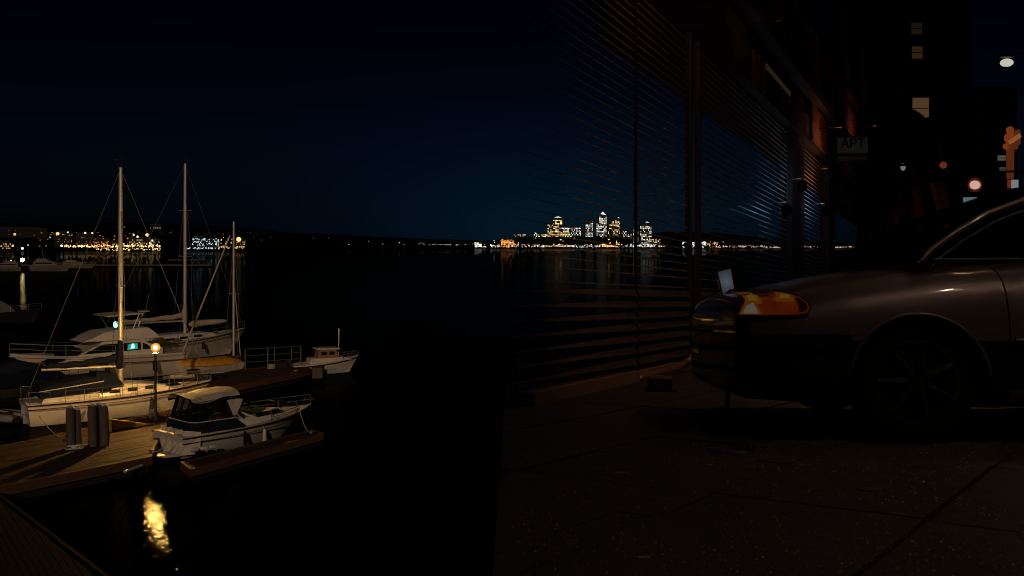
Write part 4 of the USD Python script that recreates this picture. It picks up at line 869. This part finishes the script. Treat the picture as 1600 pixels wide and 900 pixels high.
# red lit pilasters beyond the awning
tq = thing('shop_front', 'red lit shop front beyond the domed awning', 'shop front')
RSTONE = pbr('red_shop_paint', (.42, .10, .05), .7, vary=.4, vscale=2, bump=.3, bscale=10, dist=.02)
for (xa, xb, yt, yb, Y) in ((1418, 1446, 252, 345, 41.), (1452, 1479, 182, 250, 46.), (1459, 1492, 284, 345, 52.)):
    a, b = (xa - 800) / F * Y, (xb - 800) / F * Y; zt_, zb_ = zs_(yt, Y), zs_(yb, Y)
    m_ = prism([(a, zt_), (a + (b - a) * .45, zt_), (b, zb_), (a + (b - a) * .5, zb_)], .3, .3, Y + .3); obj('pilaster', shear(m_), RSTONE if xa < 1455 else pbr('pale_shop_paint', (.36, .24, .22), .7, vary=.5, vscale=1.2), tq)
RL = emit('added_red_sconce', (1, .22, .08), 1.6)
for (x, y, Y) in ((1436, 352, 39.8), (1478, 352, 50.5), (1474, 258, 45.0)):
    obj('added_sconce', ball(S((x - 800) / F * Y, Y, zs_(y, Y)), .16, 2), RL if y > 300 else emit('added_dim_sconce', (1, .2, .08), .12), tq, True)  # sconces added to throw red light on the pilasters
obj('shop_body', shear(bx(22.0, 25.5, 53., 60., 0, 5.5)), STONE, tq)
pw_ = S((1411 - 800) / F * 36, 36, zs_(261, 36)); tw_ = thing('wall_lamp', 'small blue-white wall lamp under the awning edge', 'lamp', tuple(pw_)); obj('lens', ball((0, 0, 0), (.09, .06, .14), 2), ew('blue', .16), tw_, True); obj('bracket', cat(tube([(0, .05, .1), (0, .6, .2)], .03), bx(-.1, .1, -.06, .06, .13, .17, .01)), DARK, tw_)

# tall tower with lit windows, far block
Yt = 72.
tt = thing('apartment_tower', 'tall dark tower with three lit windows at the right', 'building', (0, 0, 0))
X0, X1 = (1404 - 800) / F * Yt, (1519 - 800) / F * Yt
obj('wall', bx(X0, X1, Yt, Yt + 4.5, gz(Yt), gz(Yt) + 36), STONE, tt)
def fwin(xa, xb, ya, yb, Y, mat, par, nm='window'):
    a, b = at(xa, yb, Y), at(xb, ya, Y); q = obj(nm, bx(a[0], b[0], Y - .06, Y + .02, a[2], b[2]), mat, par); w = .06
    obj('frame', cat(bx(a[0] - w, a[0], Y - .1, Y + .01, a[2] - w, b[2] + w), bx(b[0], b[0] + w, Y - .1, Y + .01, a[2] - w, b[2] + w), bx(a[0], b[0], Y - .1, Y + .01, b[2], b[2] + w), bx(a[0], b[0], Y - .1, Y + .01, a[2] - w, a[2]), bx(a[0], b[0], Y - .1, Y - .07, (a[2] + b[2]) / 2 - .03, (a[2] + b[2]) / 2 + .03)), DARK, q)
fwin(1423, 1440, 36, 54, Yt, emit('window_dim', (.8, .55, .28), .012), tt); fwin(1424, 1441, 73, 92, Yt, emit('window_mid', (1, .45, .15), .028), tt); fwin(1425, 1451, 153, 186, Yt, emit('window_warm', (1, .56, .24), .07), tt)
for ix in range(5):
    for iy in range(9):
        xa, ya = 1424 + ix * 19, -4 + iy * 39
        if (ix == 0 and iy in (1, 2, 4)) or (ix == 1 and iy == 4): continue
        fwin(xa, xa + 10, ya, ya + 18, Yt, DGLASS, tt)
Yb = 105.
t2 = thing('distant_block', 'lower dark block with two small pale lit windows behind the neon sign', 'building', (0, 0, 0))
obj('wall', bx((1500 - 800) / F * Yb, (1589 - 800) / F * Yb, Yb, Yb + 14, gz(Yb), at(0, 136, Yb)[2]), pbr('block_wall', (.02, .019, .02), .9), t2)
fwin(1558, 1571, 243, 251, Yb, emit('window_pale', (.75, .80, .6), .09), t2); fwin(1561, 1571, 261, 269, Yb, emit('window_pale2', (.7, .8, .6), .06), t2); fwin(1498.5 + 4, 1508, 155, 172, Yb, emit('window_grey', (.5, .6, .62), .012), t2)
for ix in range(3):
    for iy in range(4): fwin(1512 + ix * 15, 1520 + ix * 15, 150 + iy * 24, 163 + iy * 24, Yb, DGLASS, t2)
t3 = thing('distant_block', 'dark low row behind the blue signs at the street end', 'building', (0, 0, 0)); obj('wall', bx(52, 82, 112, 118, gz(112), gz(112) + 9), STONE, t3); obj('roof', bx(51.8, 82.2, 111.8, 118.2, gz(112) + 9.003, gz(112) + 9.3), DARK, t3)

# unseen city block added behind the viewer to keep the moon off the street
tk = thing('added_city_block', 'tall unseen city block added behind the viewer to shade the quay street', 'building', (0, 0, 0))
obj('wall', bx(-.6, 85, -40, -12, gz(-12) - .3, 92), STONE, tk); obj('cornice', bx(-.9, 85.3, -40.3, -11.7, 92.003, 93), BRICKR, tk)
for ix in range(12):
    for iz in range(8): obj('window', bx(2 + ix * 5, 4 + ix * 5, -12.02, -11.96, 12 + iz * 6, 15 + iz * 6), DGLASS, tk)

# street lamps: the one in view and the one just right of the frame over the car, plus an added fill lamp beside the viewer
def street_lamp(label, x, y, z_head, polex, mat, shade=True):
    t = thing('street_lamp', label, 'street lamp', (x, y, gz(y)))
    hh = z_head
    obj('pole', tube([(polex, 0, 0), (polex, 0, hh * .9), (polex * .9, 0, hh + .45), (polex * .5, 0, hh + .5), (0, 0, hh + .33)], [.11, .08, .06, .05, .05], 8), POST, t, True)
    obj('head', ball((0, 0, hh + .27), (.42, .26, .09), 2), POST, t, True)
    obj('lens', ball((0, 0, hh), (.27, .24, .17) if not shade else .22, 2), mat, t, True)
    if shade: obj('shade', revolve([(.05, hh + .24), (.26, hh + .20), (.40, hh - .15), (.47, hh - .74), (.455, hh - .74), (.385, hh - .15), (.245, hh + .185), (.05, hh + .225)], 28), POST, t, True)
    return t
Yl = 42.; street_lamp('glowing street lamp high at the right edge of the picture', (1573 - 800) / F * Yl, Yl, zs_(98, Yl), 2.2, emit('street_lamp_lens', (1, .95, .78), .55), False)
street_lamp('street lamp over the parked car', 4.7, 8.2, 6.4, 1.6, emit('street_lamp_lens_near', (1, .52, .27), 135.0))
street_lamp('street lamp added out of view to light the car side and near pavement', 4.2, 1.9, 6.8, 1.6, emit('added_street_lamp_lens', (1, .64, .44), 145.0))
# traffic light
Yr = 46.; xr = (1523 - 800) / F * Yr; tz = thing('traffic_light', 'hanging traffic light showing a bright red lamp', 'traffic light', (xr, Yr, gz(Yr))); zr = zs_(289, Yr)
obj('housing', bx(-.2, .2, .0, .2, zr - .75, zr + .35, .03), DARK, tz); obj('red_lamp', ball((0, -.02, zr), (.26, .1, .21), 2), emit('traffic_red_core', (1, .60, .50), .6), tz, True)
obj('red_ring', revolve([(.26, -.03), (.33, -.03), (.33, .03), (.26, .03)], 24).apply_transform(trimesh.transformations.rotation_matrix(np.pi / 2, [1, 0, 0])).apply_translation([0, -.02, zr]), emit('traffic_red', (1, .07, .02), .09), tz)
for dz in (.33, .62): obj('dark_lamp', cyl((0, -.01, zr - dz), .12, .03, 16, 'y'), BLACK, tz)
obj('mast_arm', tube([(0, .1, zr + .35), (0, .1, zr + .6), (5, .1, zr + .7), (5.4, .1, zr), (5.4, .1, 0)], .06, 6), POST, tz)
# orange neon sign: a knot-like ornament on a tall stem
Yn = 50.
tn = thing('neon_sign', 'tall orange neon sign with ornamental top on a stem', 'sign', (0, 0, 0)); NEON = emit('orange_neon', (1, .20, .05), .16); NEON2 = emit('orange_neon_dim', (1, .20, .06), .085)
def n2(x, y): p = at(x, y, Yn); return (p[0], p[2])
def nshape(pts, y0, y1, mat, nm):
    m_ = trimesh.creation.extrude_polygon(Polygon([n2(*p) for p in pts]).buffer(.06).buffer(.0), y1 - y0, engine='earcut'); v = np.array(m_.vertices); obj(nm, tm(np.stack([v[:, 0], y0 + v[:, 2], v[:, 1]], 1), m_.faces[:, ::-1]), mat, tn)
nshape([(1575.5, 232), (1583, 232), (1582.5, 281), (1576.5, 281)], Yn, Yn + .12, NEON2, 'stem')
def ncirc(x, y, r, k=14): return [(x + r * math.cos(a), y + r * math.sin(a)) for a in np.linspace(0, 6.283, k, False)]
nshape(ncirc(1576.5, 203.5, 3.6), Yn - .16, Yn - .04, NEON, 'ornament_knob')
nshape(ncirc(1577, 216, 7.2), Yn - .2, Yn - .04, NEON, 'ornament')
nshape([(1583, 206), (1588, 205), (1588.5, 225), (1584, 227)], Yn - .28, Yn - .22, NEON2, 'ornament_side')
nshape([(1572, 221), (1585, 224), (1583, 233), (1574, 233)], Yn - .34, Yn - .3, NEON2, 'ornament_base')
nshape(ncirc(1568.5, 229.5, 3.2), Yn - .3, Yn - .2, NEON, 'ornament_foot')
nshape([(1571, 222), (1586, 212), (1587, 215), (1572, 225)], Yn - .44, Yn - .4, emit('neon_highlight', (1, .36, .10), .22), 'ornament_band')
obj('mount', tube([(at(1581, 206, Yn)[0], Yn + .2, n2(0, 206)[1]), (at(1581, 206, Yn)[0], Yn + .2, gz(Yn))], .07, 6), DARK, tn)
def lightbox(label, xa, xb, ya, yb, Y, mat, mat2=None):
    a, b = at(xa, yb, Y), at(xb, ya, Y); t = thing('light_box_sign', label, 'sign', (a[0], Y, 0)); w = b[0] - a[0]
    obj('case', bx(-.05, w + .05, .01, .25, a[2] - .05, b[2] + .05, .02), DARK, t)
    obj('panel', bx(0 if not mat2 else w * .35, w, -.02, .008, a[2], b[2]), mat, t)
    if mat2: obj('red_panel', bx(0, w * .33, -.02, .008, a[2], b[2]), mat2, t)
    obj('post', tube([(w / 2, .15, a[2]), (w / 2, .15, gz(Y) - .05)], .07, 6), DARK, t)
lightbox('pale blue light box sign just above the car roof', 1505, 1526, 308, 330, 44., emit('blue_sign', (.45, .78, .95), .15))
lightbox('white light box sign with red end under the neon stem', 1574, 1591, 281, 294, 49., emit('white_sign', (.85, .92, 1), .2), emit('red_sign', (1, .15, .05), .12))
lightbox('dark green-blue shop sign lowest at the right edge', 1569, 1590, 297, 306, 48., emit('dull_sign', (.35, .55, .7), .03))
lightbox('small orange sign at the right edge above the car roof', 1591, 1599, 296, 305, 48., emit('orange_sign', (1, .3, .08), .12))

# ------------------------------------------------------------------ the parked car
hd = np.array([-1.0, .02, -KS * .02]); hd /= np.linalg.norm(hd)
up = np.array([0, KS, 1.0]); up -= hd * up.dot(hd); up /= np.linalg.norm(up); lf = np.cross(up, hd)
o = S(1.99, 4.85) - lf * .78
M4 = Gf.Matrix4d(*hd, 0, *lf, 0, *up, 0, *o, 1)
car = thing('parked_car', 'dark sedan parked across the pavement with its amber corner lamp lit', 'car', matrix=M4)
PAINT = pbr('car_paint', (.125, .107, .108), .42, metal=.35, coat=.6, vary=.12, vscale=2)
RUBBER = pbr('tyre_rubber', (.004, .004, .004), .9, spec=.1)
CGLASS = pane('car_glass', (.16, .17, .18), .10)
xs_k = [.935, .92, .895, .855, .80, .60, .34, 0., -.2, -.6, -1.4, -2.4, -2.9, -3.3, -3.55, -3.66]
ztk = [.47, .54, .62, .70, .735, .775, .83, .885, .91, .925, .94, .955, .965, .94, .88, .80]
zbk = [.34, .28, .24, .215, .20, .19, .18, .17, .17, .17, .17, .18, .2, .23, .27, .34]
wk = [.10, .33, .50, .68, .775, .83, .85, .855, .858, .86, .86, .85, .83, .79, .72, .60]
def body_sec(x):
    q_ = lambda a: float(np.interp(-x, [-k for k in xs_k], a))
    w, zb, zt = q_(wk), q_(zbk), q_(ztk); hh = zt - zb
    return [(0, zb), (w * .55, zb - .0), (w * .88, zb + .005), (w * .955, zb + .04), (w * .985, zb + .16 * hh), (w, zb + .42 * hh), (w * .992, zb + .58 * hh), (w * .97, zb + .72 * hh), (w * .93, zb + .82 * hh), (w * .86, zb + .895 * hh), (w * .76, zb + .94 * hh), (w * .5, zt - .012), (0, zt)]
def smooth_sec(x, n=34):
    p = np.array(body_sec(x)); d_ = np.r_[0, np.cumsum(np.linalg.norm(np.diff(p, axis=0), axis=1))]
    from scipy.interpolate import PchipInterpolator
    u = np.linspace(0, d_[-1], n); return np.stack([PchipInterpolator(d_, p[:, 0])(u), PchipInterpolator(d_, p[:, 1])(u)], 1)
xs_b = np.unique(np.r_[np.linspace(.935, .8, 16), np.linspace(.8, -.3, 22), np.linspace(-.3, -2.9, 26), np.linspace(-2.9, -3.66, 14)])[::-1]
def body_y(x, z):
    p = smooth_sec(x, 60); i = p[:, 1].argmax(); k = p[:, 0].argmax(); up_ = p[k:]
    lo = p[:k + 1]
    return float(np.interp(z, up_[:, 1], up_[:, 0])) if z >= p[k, 1] else float(np.interp(z, lo[:, 1], lo[:, 0]))
rows = []
for x in xs_b:
    p = smooth_sec(x); rows.append([(x, y, z) for y, z in p] + [(x, -y, z) for y, z in p[-2:0:-1]])
nr = len(rows[0]); m_ = strip(rows, closed=True)
f = [[0, k + 1, k] for k in range(1, nr - 1)]; e = (len(rows) - 1) * nr; f += [[e, e + k, e + k + 1] for k in range(1, nr - 1)]
m_ = tm(m_.vertices, np.vstack([m_.faces, f])); trimesh.repair.fix_normals(m_)
if m_.volume < 0: m_.invert()
man = manifold3d.Manifold(manifold3d.Mesh(np.asarray(m_.vertices, np.float32), np.asarray(m_.faces, np.uint32)))
for x in (0, -2.62):
    for s in (1, -1):
        c = manifold3d.Manifold.cylinder(.5, .338, .338, 56).rotate([90, 0, 0]).translate([x, .25 + .0 + (1.0 if s > 0 else -.5) + 0, .295]) if False else manifold3d.Manifold.cylinder(.5, .338, .338, 56, True).rotate([90, 0, 0]).translate([x, s * .80, .292])
        man = man - c
MB = manifold3d.Manifold
def mbox(x0, x1, y0, y1, z0, z1): return MB.cube([x1 - x0, y1 - y0, z1 - z0]).translate([x0, y0, z0])
def mmesh(a): q_ = a.to_mesh(); return tm(q_.vert_properties[:, :3], q_.tri_verts)
BUMP = pbr('bumper_and_shade_plastic', (.012, .0115, .013), .75, spec=.08, vary=.2, vscale=4)  # for the bumpers, and for shade put into the lower body
g_ = .0035
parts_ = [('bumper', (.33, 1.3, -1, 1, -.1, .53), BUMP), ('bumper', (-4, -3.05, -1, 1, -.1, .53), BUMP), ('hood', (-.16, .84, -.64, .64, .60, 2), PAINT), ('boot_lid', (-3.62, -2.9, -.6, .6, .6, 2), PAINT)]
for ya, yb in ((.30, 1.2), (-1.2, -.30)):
    for xa, xb in ((-1.335, -.44), (-2.26, -1.345)): parts_ += [('door', (xa, xb, ya, yb, .50, 2), PAINT), ('door_lower_shade', (xa, xb, ya, yb, .27, .50), BUMP)]  # lower body shade put into dark panels cut from the doors
    parts_ += [('fender_lower_shade', (-.435, .325, ya, yb, -.1, .50), BUMP), ('rear_lower_shade', (-3.04, -2.265, ya, yb, -.1, .50), BUMP)]
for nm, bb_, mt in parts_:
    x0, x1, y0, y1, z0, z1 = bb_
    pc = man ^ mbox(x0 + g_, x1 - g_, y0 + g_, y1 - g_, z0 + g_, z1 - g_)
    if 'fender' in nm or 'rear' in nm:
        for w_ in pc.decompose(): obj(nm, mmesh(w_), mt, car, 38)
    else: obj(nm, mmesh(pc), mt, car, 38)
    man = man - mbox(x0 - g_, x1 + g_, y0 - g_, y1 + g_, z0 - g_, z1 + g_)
obj('body', mmesh(man), PAINT, car, 38)
for x in (0, -2.62):
    for s in (1, -1):
        P = [(x + .342 * math.cos(a), s * (body_y(x + .342 * math.cos(a), .292 + .342 * math.sin(a)) + .004), .292 + .342 * math.sin(a)) for a in np.linspace(.12, math.pi - .12, 30)]
        obj('arch_lip', tube(P, .011, 6), PAINT, car, True)
        w = obj('wheel', cyl((x, s * .72, .30), .21, .17, 28, 'y'), RUBBER, car)
        prof = [(.2, -.09), (.255, -.1), (.29, -.09), (.304, -.06), (.304, .06), (.29, .09), (.255, .1), (.2, .09)]
        ty = revolve(prof + [prof[0]], 40); ty.apply_transform(trimesh.transformations.rotation_matrix(np.pi / 2, [1, 0, 0])); ty.apply_translation([x, s * .72, .30]); obj('tyre', ty, RUBBER, w, 40)
        rm = [cyl((x, s * .815, .30), .055, .02, 16, 'y')]
        for k in range(7):
            a = k / 7 * 6.283; rm.append(tube([(x + .05 * math.cos(a), s * .812, .30 + .05 * math.sin(a)), (x + .195 * math.cos(a), s * .806, .30 + .195 * math.sin(a))], [.028, .02], 6))
        obj('rim', cat(*rm), pbr('wheel_alloy', (.012, .012, .013), .7, spec=.2), w)
        rr_ = revolve([(.19, -.006), (.212, -.006), (.212, .006), (.19, .006), (.19, -.006)], 36); rr_.apply_transform(trimesh.transformations.rotation_matrix(np.pi / 2, [1, 0, 0])); rr_.apply_translation([x, s * .81, .30]); obj('rim_edge', rr_, pbr('wheel_alloy', (.16, .16, .165), .4, metal=.8), w)
# greenhouse
pxk = [(-.06, .888), (-.115, .945), (-.25, 1.035), (-.44, 1.14), (-.64, 1.21), (-.88, 1.30), (-1.25, 1.365), (-1.7, 1.385), (-2.1, 1.36), (-2.4, 1.28), (-2.65, 1.15), (-2.85, .97)]
def gy(z): return .735 - (z - .9) * .40
sideL = [(x, gy(z), z) for x, z in pxk]
top_rows = []
for (x, z) in pxk:
    y = gy(z); bow = .16 * max(0, 1 - abs(x + .13) / 1.2); top_rows.append([(x + (bow if x > -1.2 else -.1 * min(1, (-.0 - x - 1.6)) if x < -1.7 else 0) * (1 - (v) ** 2), v * y, z + .035 * (1 - v * v)) for v in np.linspace(-1, 1, 11)])

def upw(m):
    if m.face_normals[:, 2].mean() < 0: m.invert()
    return m
obj('windscreen', upw(strip(top_rows[:6])), CGLASS, car, True); obj('roof', upw(strip(top_rows[5:10])), PAINT, car, True); obj('rear_window', upw(strip(top_rows[9:])), CGLASS, car, True)
for s in (1, -1):
    obj('roof_pillar', tube([(x, s * (y + .004), z) for x, y, z in sideL], .022, 7), PAINT, car, True)
    belt = [(x, s * (gy(.9 + .02 * (-x / 2.6)) + .004), .9 + .02 * (-x / 2.6)) for x in np.linspace(-.13, -2.85, 12)]
    obj('belt_trim', tube(belt, .014, 6), BLACK, car, True)
    side = Polygon([(x, z) for x, z in pxk] + [(-2.8, .91), (-.12, .9)]).buffer(-.012)
    for a, b, nm in ((-.05, -1.28, 'side_window'), (-1.36, -2.35, 'side_window'), (-2.38, -2.9, 'quarter_window')):
        g = side.intersection(sbox(b, .8, a, 1.5))
        if g.is_empty: continue
        e_ = trimesh.creation.extrude_polygon(g if g.geom_type == 'Polygon' else max(g.geoms, key=lambda k: k.area), .004, engine='earcut'); v = np.array(e_.vertices)
        obj(nm, tm(np.stack([v[:, 0], s * (gy(v[:, 1]) + v[:, 2] - .002), v[:, 1]], 1), e_.faces), CGLASS, car, False)
    obj('window_frame', cat(tube([(-1.32, s * (gy(.92) + .003), .92), (-1.32, s * (gy(1.35) + .003), 1.35)], .03, 6), tube([(-2.365, s * (gy(.93) + .003), .93), (-2.365, s * (gy(1.27) + .003), 1.27)], .015, 6)), BLACK, car)
    obj('window_seal', tube([(x + (-.045), s * (y + .01), z - .035) for x, y, z in sideL[:9]], .012, 5), BLACK, car, True)
    # bumper seam, side moulding, door seam
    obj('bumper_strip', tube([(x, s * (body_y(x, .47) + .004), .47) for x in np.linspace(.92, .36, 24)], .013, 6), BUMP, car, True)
    obj('side_moulding', cat(tube([(x, s * (body_y(x, .5) + .006), .5) for x in np.linspace(-.46, -2.2, 20)], .02, 6)), BLACK, car, True)
    obj('door_handle', bx(-1.2, -1.04, s * (body_y(-1.1, .76) + .012) - .012, s * (body_y(-1.1, .76) + .012) + .012, .745, .775, .006), PAINT, car)
    obj('door_mirror', cat(ball((-.78, s * .93, .99), (.075, .10, .065), 2), tube([(-.78, s * .72, .93), (-.78, s * .9, .97)], .03, 6)), BLACK, car, True)
    # corner lamp
    def lamp_outline(k):
        return [(.885 * 1.0, .628), (.86, .668), (.82, .72), (.775, .752), (.70, .757), (.62, .745), (.555, .722), (.52, .69), (.515, .665), (.535, .640), (.60, .632), (.72, .628)]
    lo = Polygon(lamp_outline(0)); 
    def on_body(shape, dy, nm, mat, par, th=.012, steps=14):
        if shape.is_empty: return
        shape = affinity.scale(shape, .875, 1, origin=(.515, 0))
        x0, z0, x1, z1 = shape.bounds; cells = []
        for i in range(steps):
            for j in range(6):
                c_ = shape.intersection(sbox(x0 + (x1 - x0) * i / steps, z0 + (z1 - z0) * j / 6, x0 + (x1 - x0) * (i + 1) / steps, z0 + (z1 - z0) * (j + 1) / 6))
                for g in getattr(c_, 'geoms', [c_]):
                    if g.geom_type == 'Polygon' and g.area > 1e-7:
                        e_ = trimesh.creation.extrude_polygon(g, 1.0, engine='earcut'); v = np.array(e_.vertices)
                        cells.append(tm(np.stack([v[:, 0], [s * (body_y(a, b) + dy - th * (1 - t)) for a, b, t in v], v[:, 1]], 1), e_.faces if s < 0 else e_.faces[:, ::-1]))
        return obj(nm, cat(*cells), mat, par, False)
    AMBER = usdkit.material(stage, '/World/Looks/amber_lens', {'g': ('geometry', {}), 'n': ('noise_texture', {'scale': 14.0, 'detail': 3.0}), 'r': ('rgb_ramp', {'ramp': [(.30, (.38, .045, .005)), (.70, (1, .13, .010))]}),
        'p': ('principled_bsdf', {'base_color': (.35, .07, .01), 'roughness': .12, 'coat_weight': 1.0, 'emission_strength': .048})}, [('g.position', 'n.vector'), ('n.fac', 'r.fac'), ('r.color', 'p.emission_color')], surface='p.BSDF') if 'amber' not in LK else LK['amber']
    LK['amber'] = AMBER
    lens = on_body(lo, .008, 'corner_lamp', AMBER, car)
    on_body(lo.buffer(.013).difference(lo.buffer(.001)), .011, 'lamp_surround', BLACK, lens)
    for gi, (gp, gm) in enumerate((([(.872, .633), (.845, .683), (.795, .70), (.78, .633)], emit('bulb_glow', (1, .32, .03), .065)), ([(.83, .69), (.80, .735), (.745, .742), (.76, .69)], emit('bulb_glow_two', (1, .30, .02), .065)), ([(.68, .70), (.64, .742), (.585, .736), (.59, .70)], emit('bulb_glow_three', (1, .26, .02), .065)))):
        on_body(Polygon(gp).buffer(.006).intersection(lo.buffer(-.003)), .0095, 'bulb_glow', gm, lens, .003, 6)
    on_body(Polygon([(.865, .636), (.84, .675), (.80, .69), (.79, .636)]), .0105, 'bulb', emit('lamp_bulb', (.95, .85, .70), .075), lens, .004, 6)
    on_body(Polygon([(.815, .70), (.795, .725), (.755, .735), (.77, .70)]), .0105, 'bulb', emit('lamp_bulb_yellow', (1, .62, .08), .075), lens, .004, 6)
    on_body(Polygon([(.66, .712), (.63, .735), (.60, .732), (.605, .712)]), .0105, 'bulb', emit('lamp_bulb_amber', (1, .55, .07), .08), lens, .004, 6)
    on_body(sbox(.525, .645, .572, .715).intersection(lo.buffer(-.008)), .0105, 'reflector', pbr('dark_reflector', (.06, .015, .006), .2, coat=1.), lens, .004, 6)
    on_body(Polygon([(.97, .60), (.90, .612), (.72, .617), (.72, .605), (.90, .598), (.97, .588)]), .006, 'lamp_trim', pbr('lamp_trim_chrome', (.7, .6, .45), .2, metal=1.), lens, .01, 10)
obj('number_plate', bx(.937, .947, -.1, .1, .40, .46, .004), DARK, car)
obj('dashboard', bx(-.75, -.3, -.6, .6, .78, .93, .04), BLACK, car)
obj('steering_wheel', revolve([(.17, -.015), (.19, -.015), (.19, .015), (.17, .015), (.17, -.015)], 24).apply_transform(trimesh.transformations.rotation_matrix(1.1, [0, 1, 0])).apply_translation([-.88, .36, .95]), BLACK, car)
for y in (.36, -.36): obj('seat', cat(bx(-1.75, -1.2, y - .24, y + .24, .35, .62, .06), prism([(-1.75, .6), (-1.6, .6), (-1.85, 1.15), (-1.97, 1.12)], .23, .2, y), bx(-1.98, -1.86, y - .12, y + .12, 1.16, 1.28, .03)), DARK, car)
# pale lit marker lamp on a thin stalk in front of the car
Ym = 5.95; tm_ = thing('marker_lamp', 'small pale blue-white lit marker lamp on a thin stalk in front of the car', 'lamp', tuple(S((1137 - 800) / F * Ym, Ym)))
pm = lambda x, y: ((x - 1137) / F * Ym, 0, .7 - (y - 470) / F * Ym)
obj('stalk', tube([(0, 0, -.01), (0, 0, .52), pm(1134, 462)], .011, 6), pbr('pipe_copper', (.3, .17, .1), .4), tm_, True)
a, b, c, d = (1119, 424), (1142, 418), (1148, 455), (1128, 461)
mcx, mcz = pm(1134, 440)[0], pm(1134, 440)[2]
MARK = usdkit.material(stage, '/World/Looks/marker_diffuser', {'tc': ('texture_coordinate', {}), 'mp': ('mapping', {'location': (-mcx * 9, 0, -mcz * 9), 'scale': (9., .01, 9.)}), 'g': ('gradient_texture', {'gradient_type': 'quadratic_sphere'}),
    'r': ('rgb_ramp', {'ramp': [(0, (.018, .022, .030)), (1, (.075, .088, .112))]}), 'e': ('emission', {'strength': 1.0})}, [('tc.object', 'mp.vector'), ('mp.vector', 'g.vector'), ('g.fac', 'r.fac'), ('r.color', 'e.color')], surface='e.emission')
hp = Polygon([(pm(*p)[0], pm(*p)[2]) for p in (a, b, c, d)])
def upright(sh, y0, y1):
    e_ = trimesh.creation.extrude_polygon(sh, y1 - y0, engine='earcut'); v = np.array(e_.vertices); return tm(np.stack([v[:, 0], y1 - v[:, 2], v[:, 1]], 1), e_.faces)
rd = hp.buffer(-.012).buffer(.012)
obj('panel', upright(rd.buffer(-.006), -.016, .0), MARK, tm_); obj('bezel', upright(rd.buffer(.004).difference(rd.buffer(-.005)), -.02, .02), pbr('marker_bezel', (.12, .11, .10), .4), tm_); obj('back', upright(rd, .001, .022), DARK, tm_)
obj('foot', bx(-.03, .03, -.02, .02, .6 - .0, .635, .008).apply_translation([.02, 0, pm(0, 462)[2] - .62]), pbr('pipe_copper', (.3, .17, .1), .4), tm_)
obj('base', revolve([(0, 0), (.09, 0), (.09, .02), (.03, .05), (0, .05)], 16), DARK, tm_)
# warm bulb added in a cup behind the panel to make a halo on the grille
obj('bulb', ball((.03, .10, pm(0, 440)[2]), .02, 2), emit('added_marker_bulb', (1, .46, .2), 620.), tm_, True)
cup = revolve([(0, -.065), (.05, -.06), (.058, .05), (.05, .05), (.044, -.052), (0, -.058)], 20).apply_transform(trimesh.transformations.rotation_matrix(-np.pi / 2, [1, 0, 0])).apply_translation([.03, .10, pm(0, 440)[2]])
obj('added_bulb_cup', cup, pbr('cup_inside', (.03, .03, .03), .7), tm_, 40)
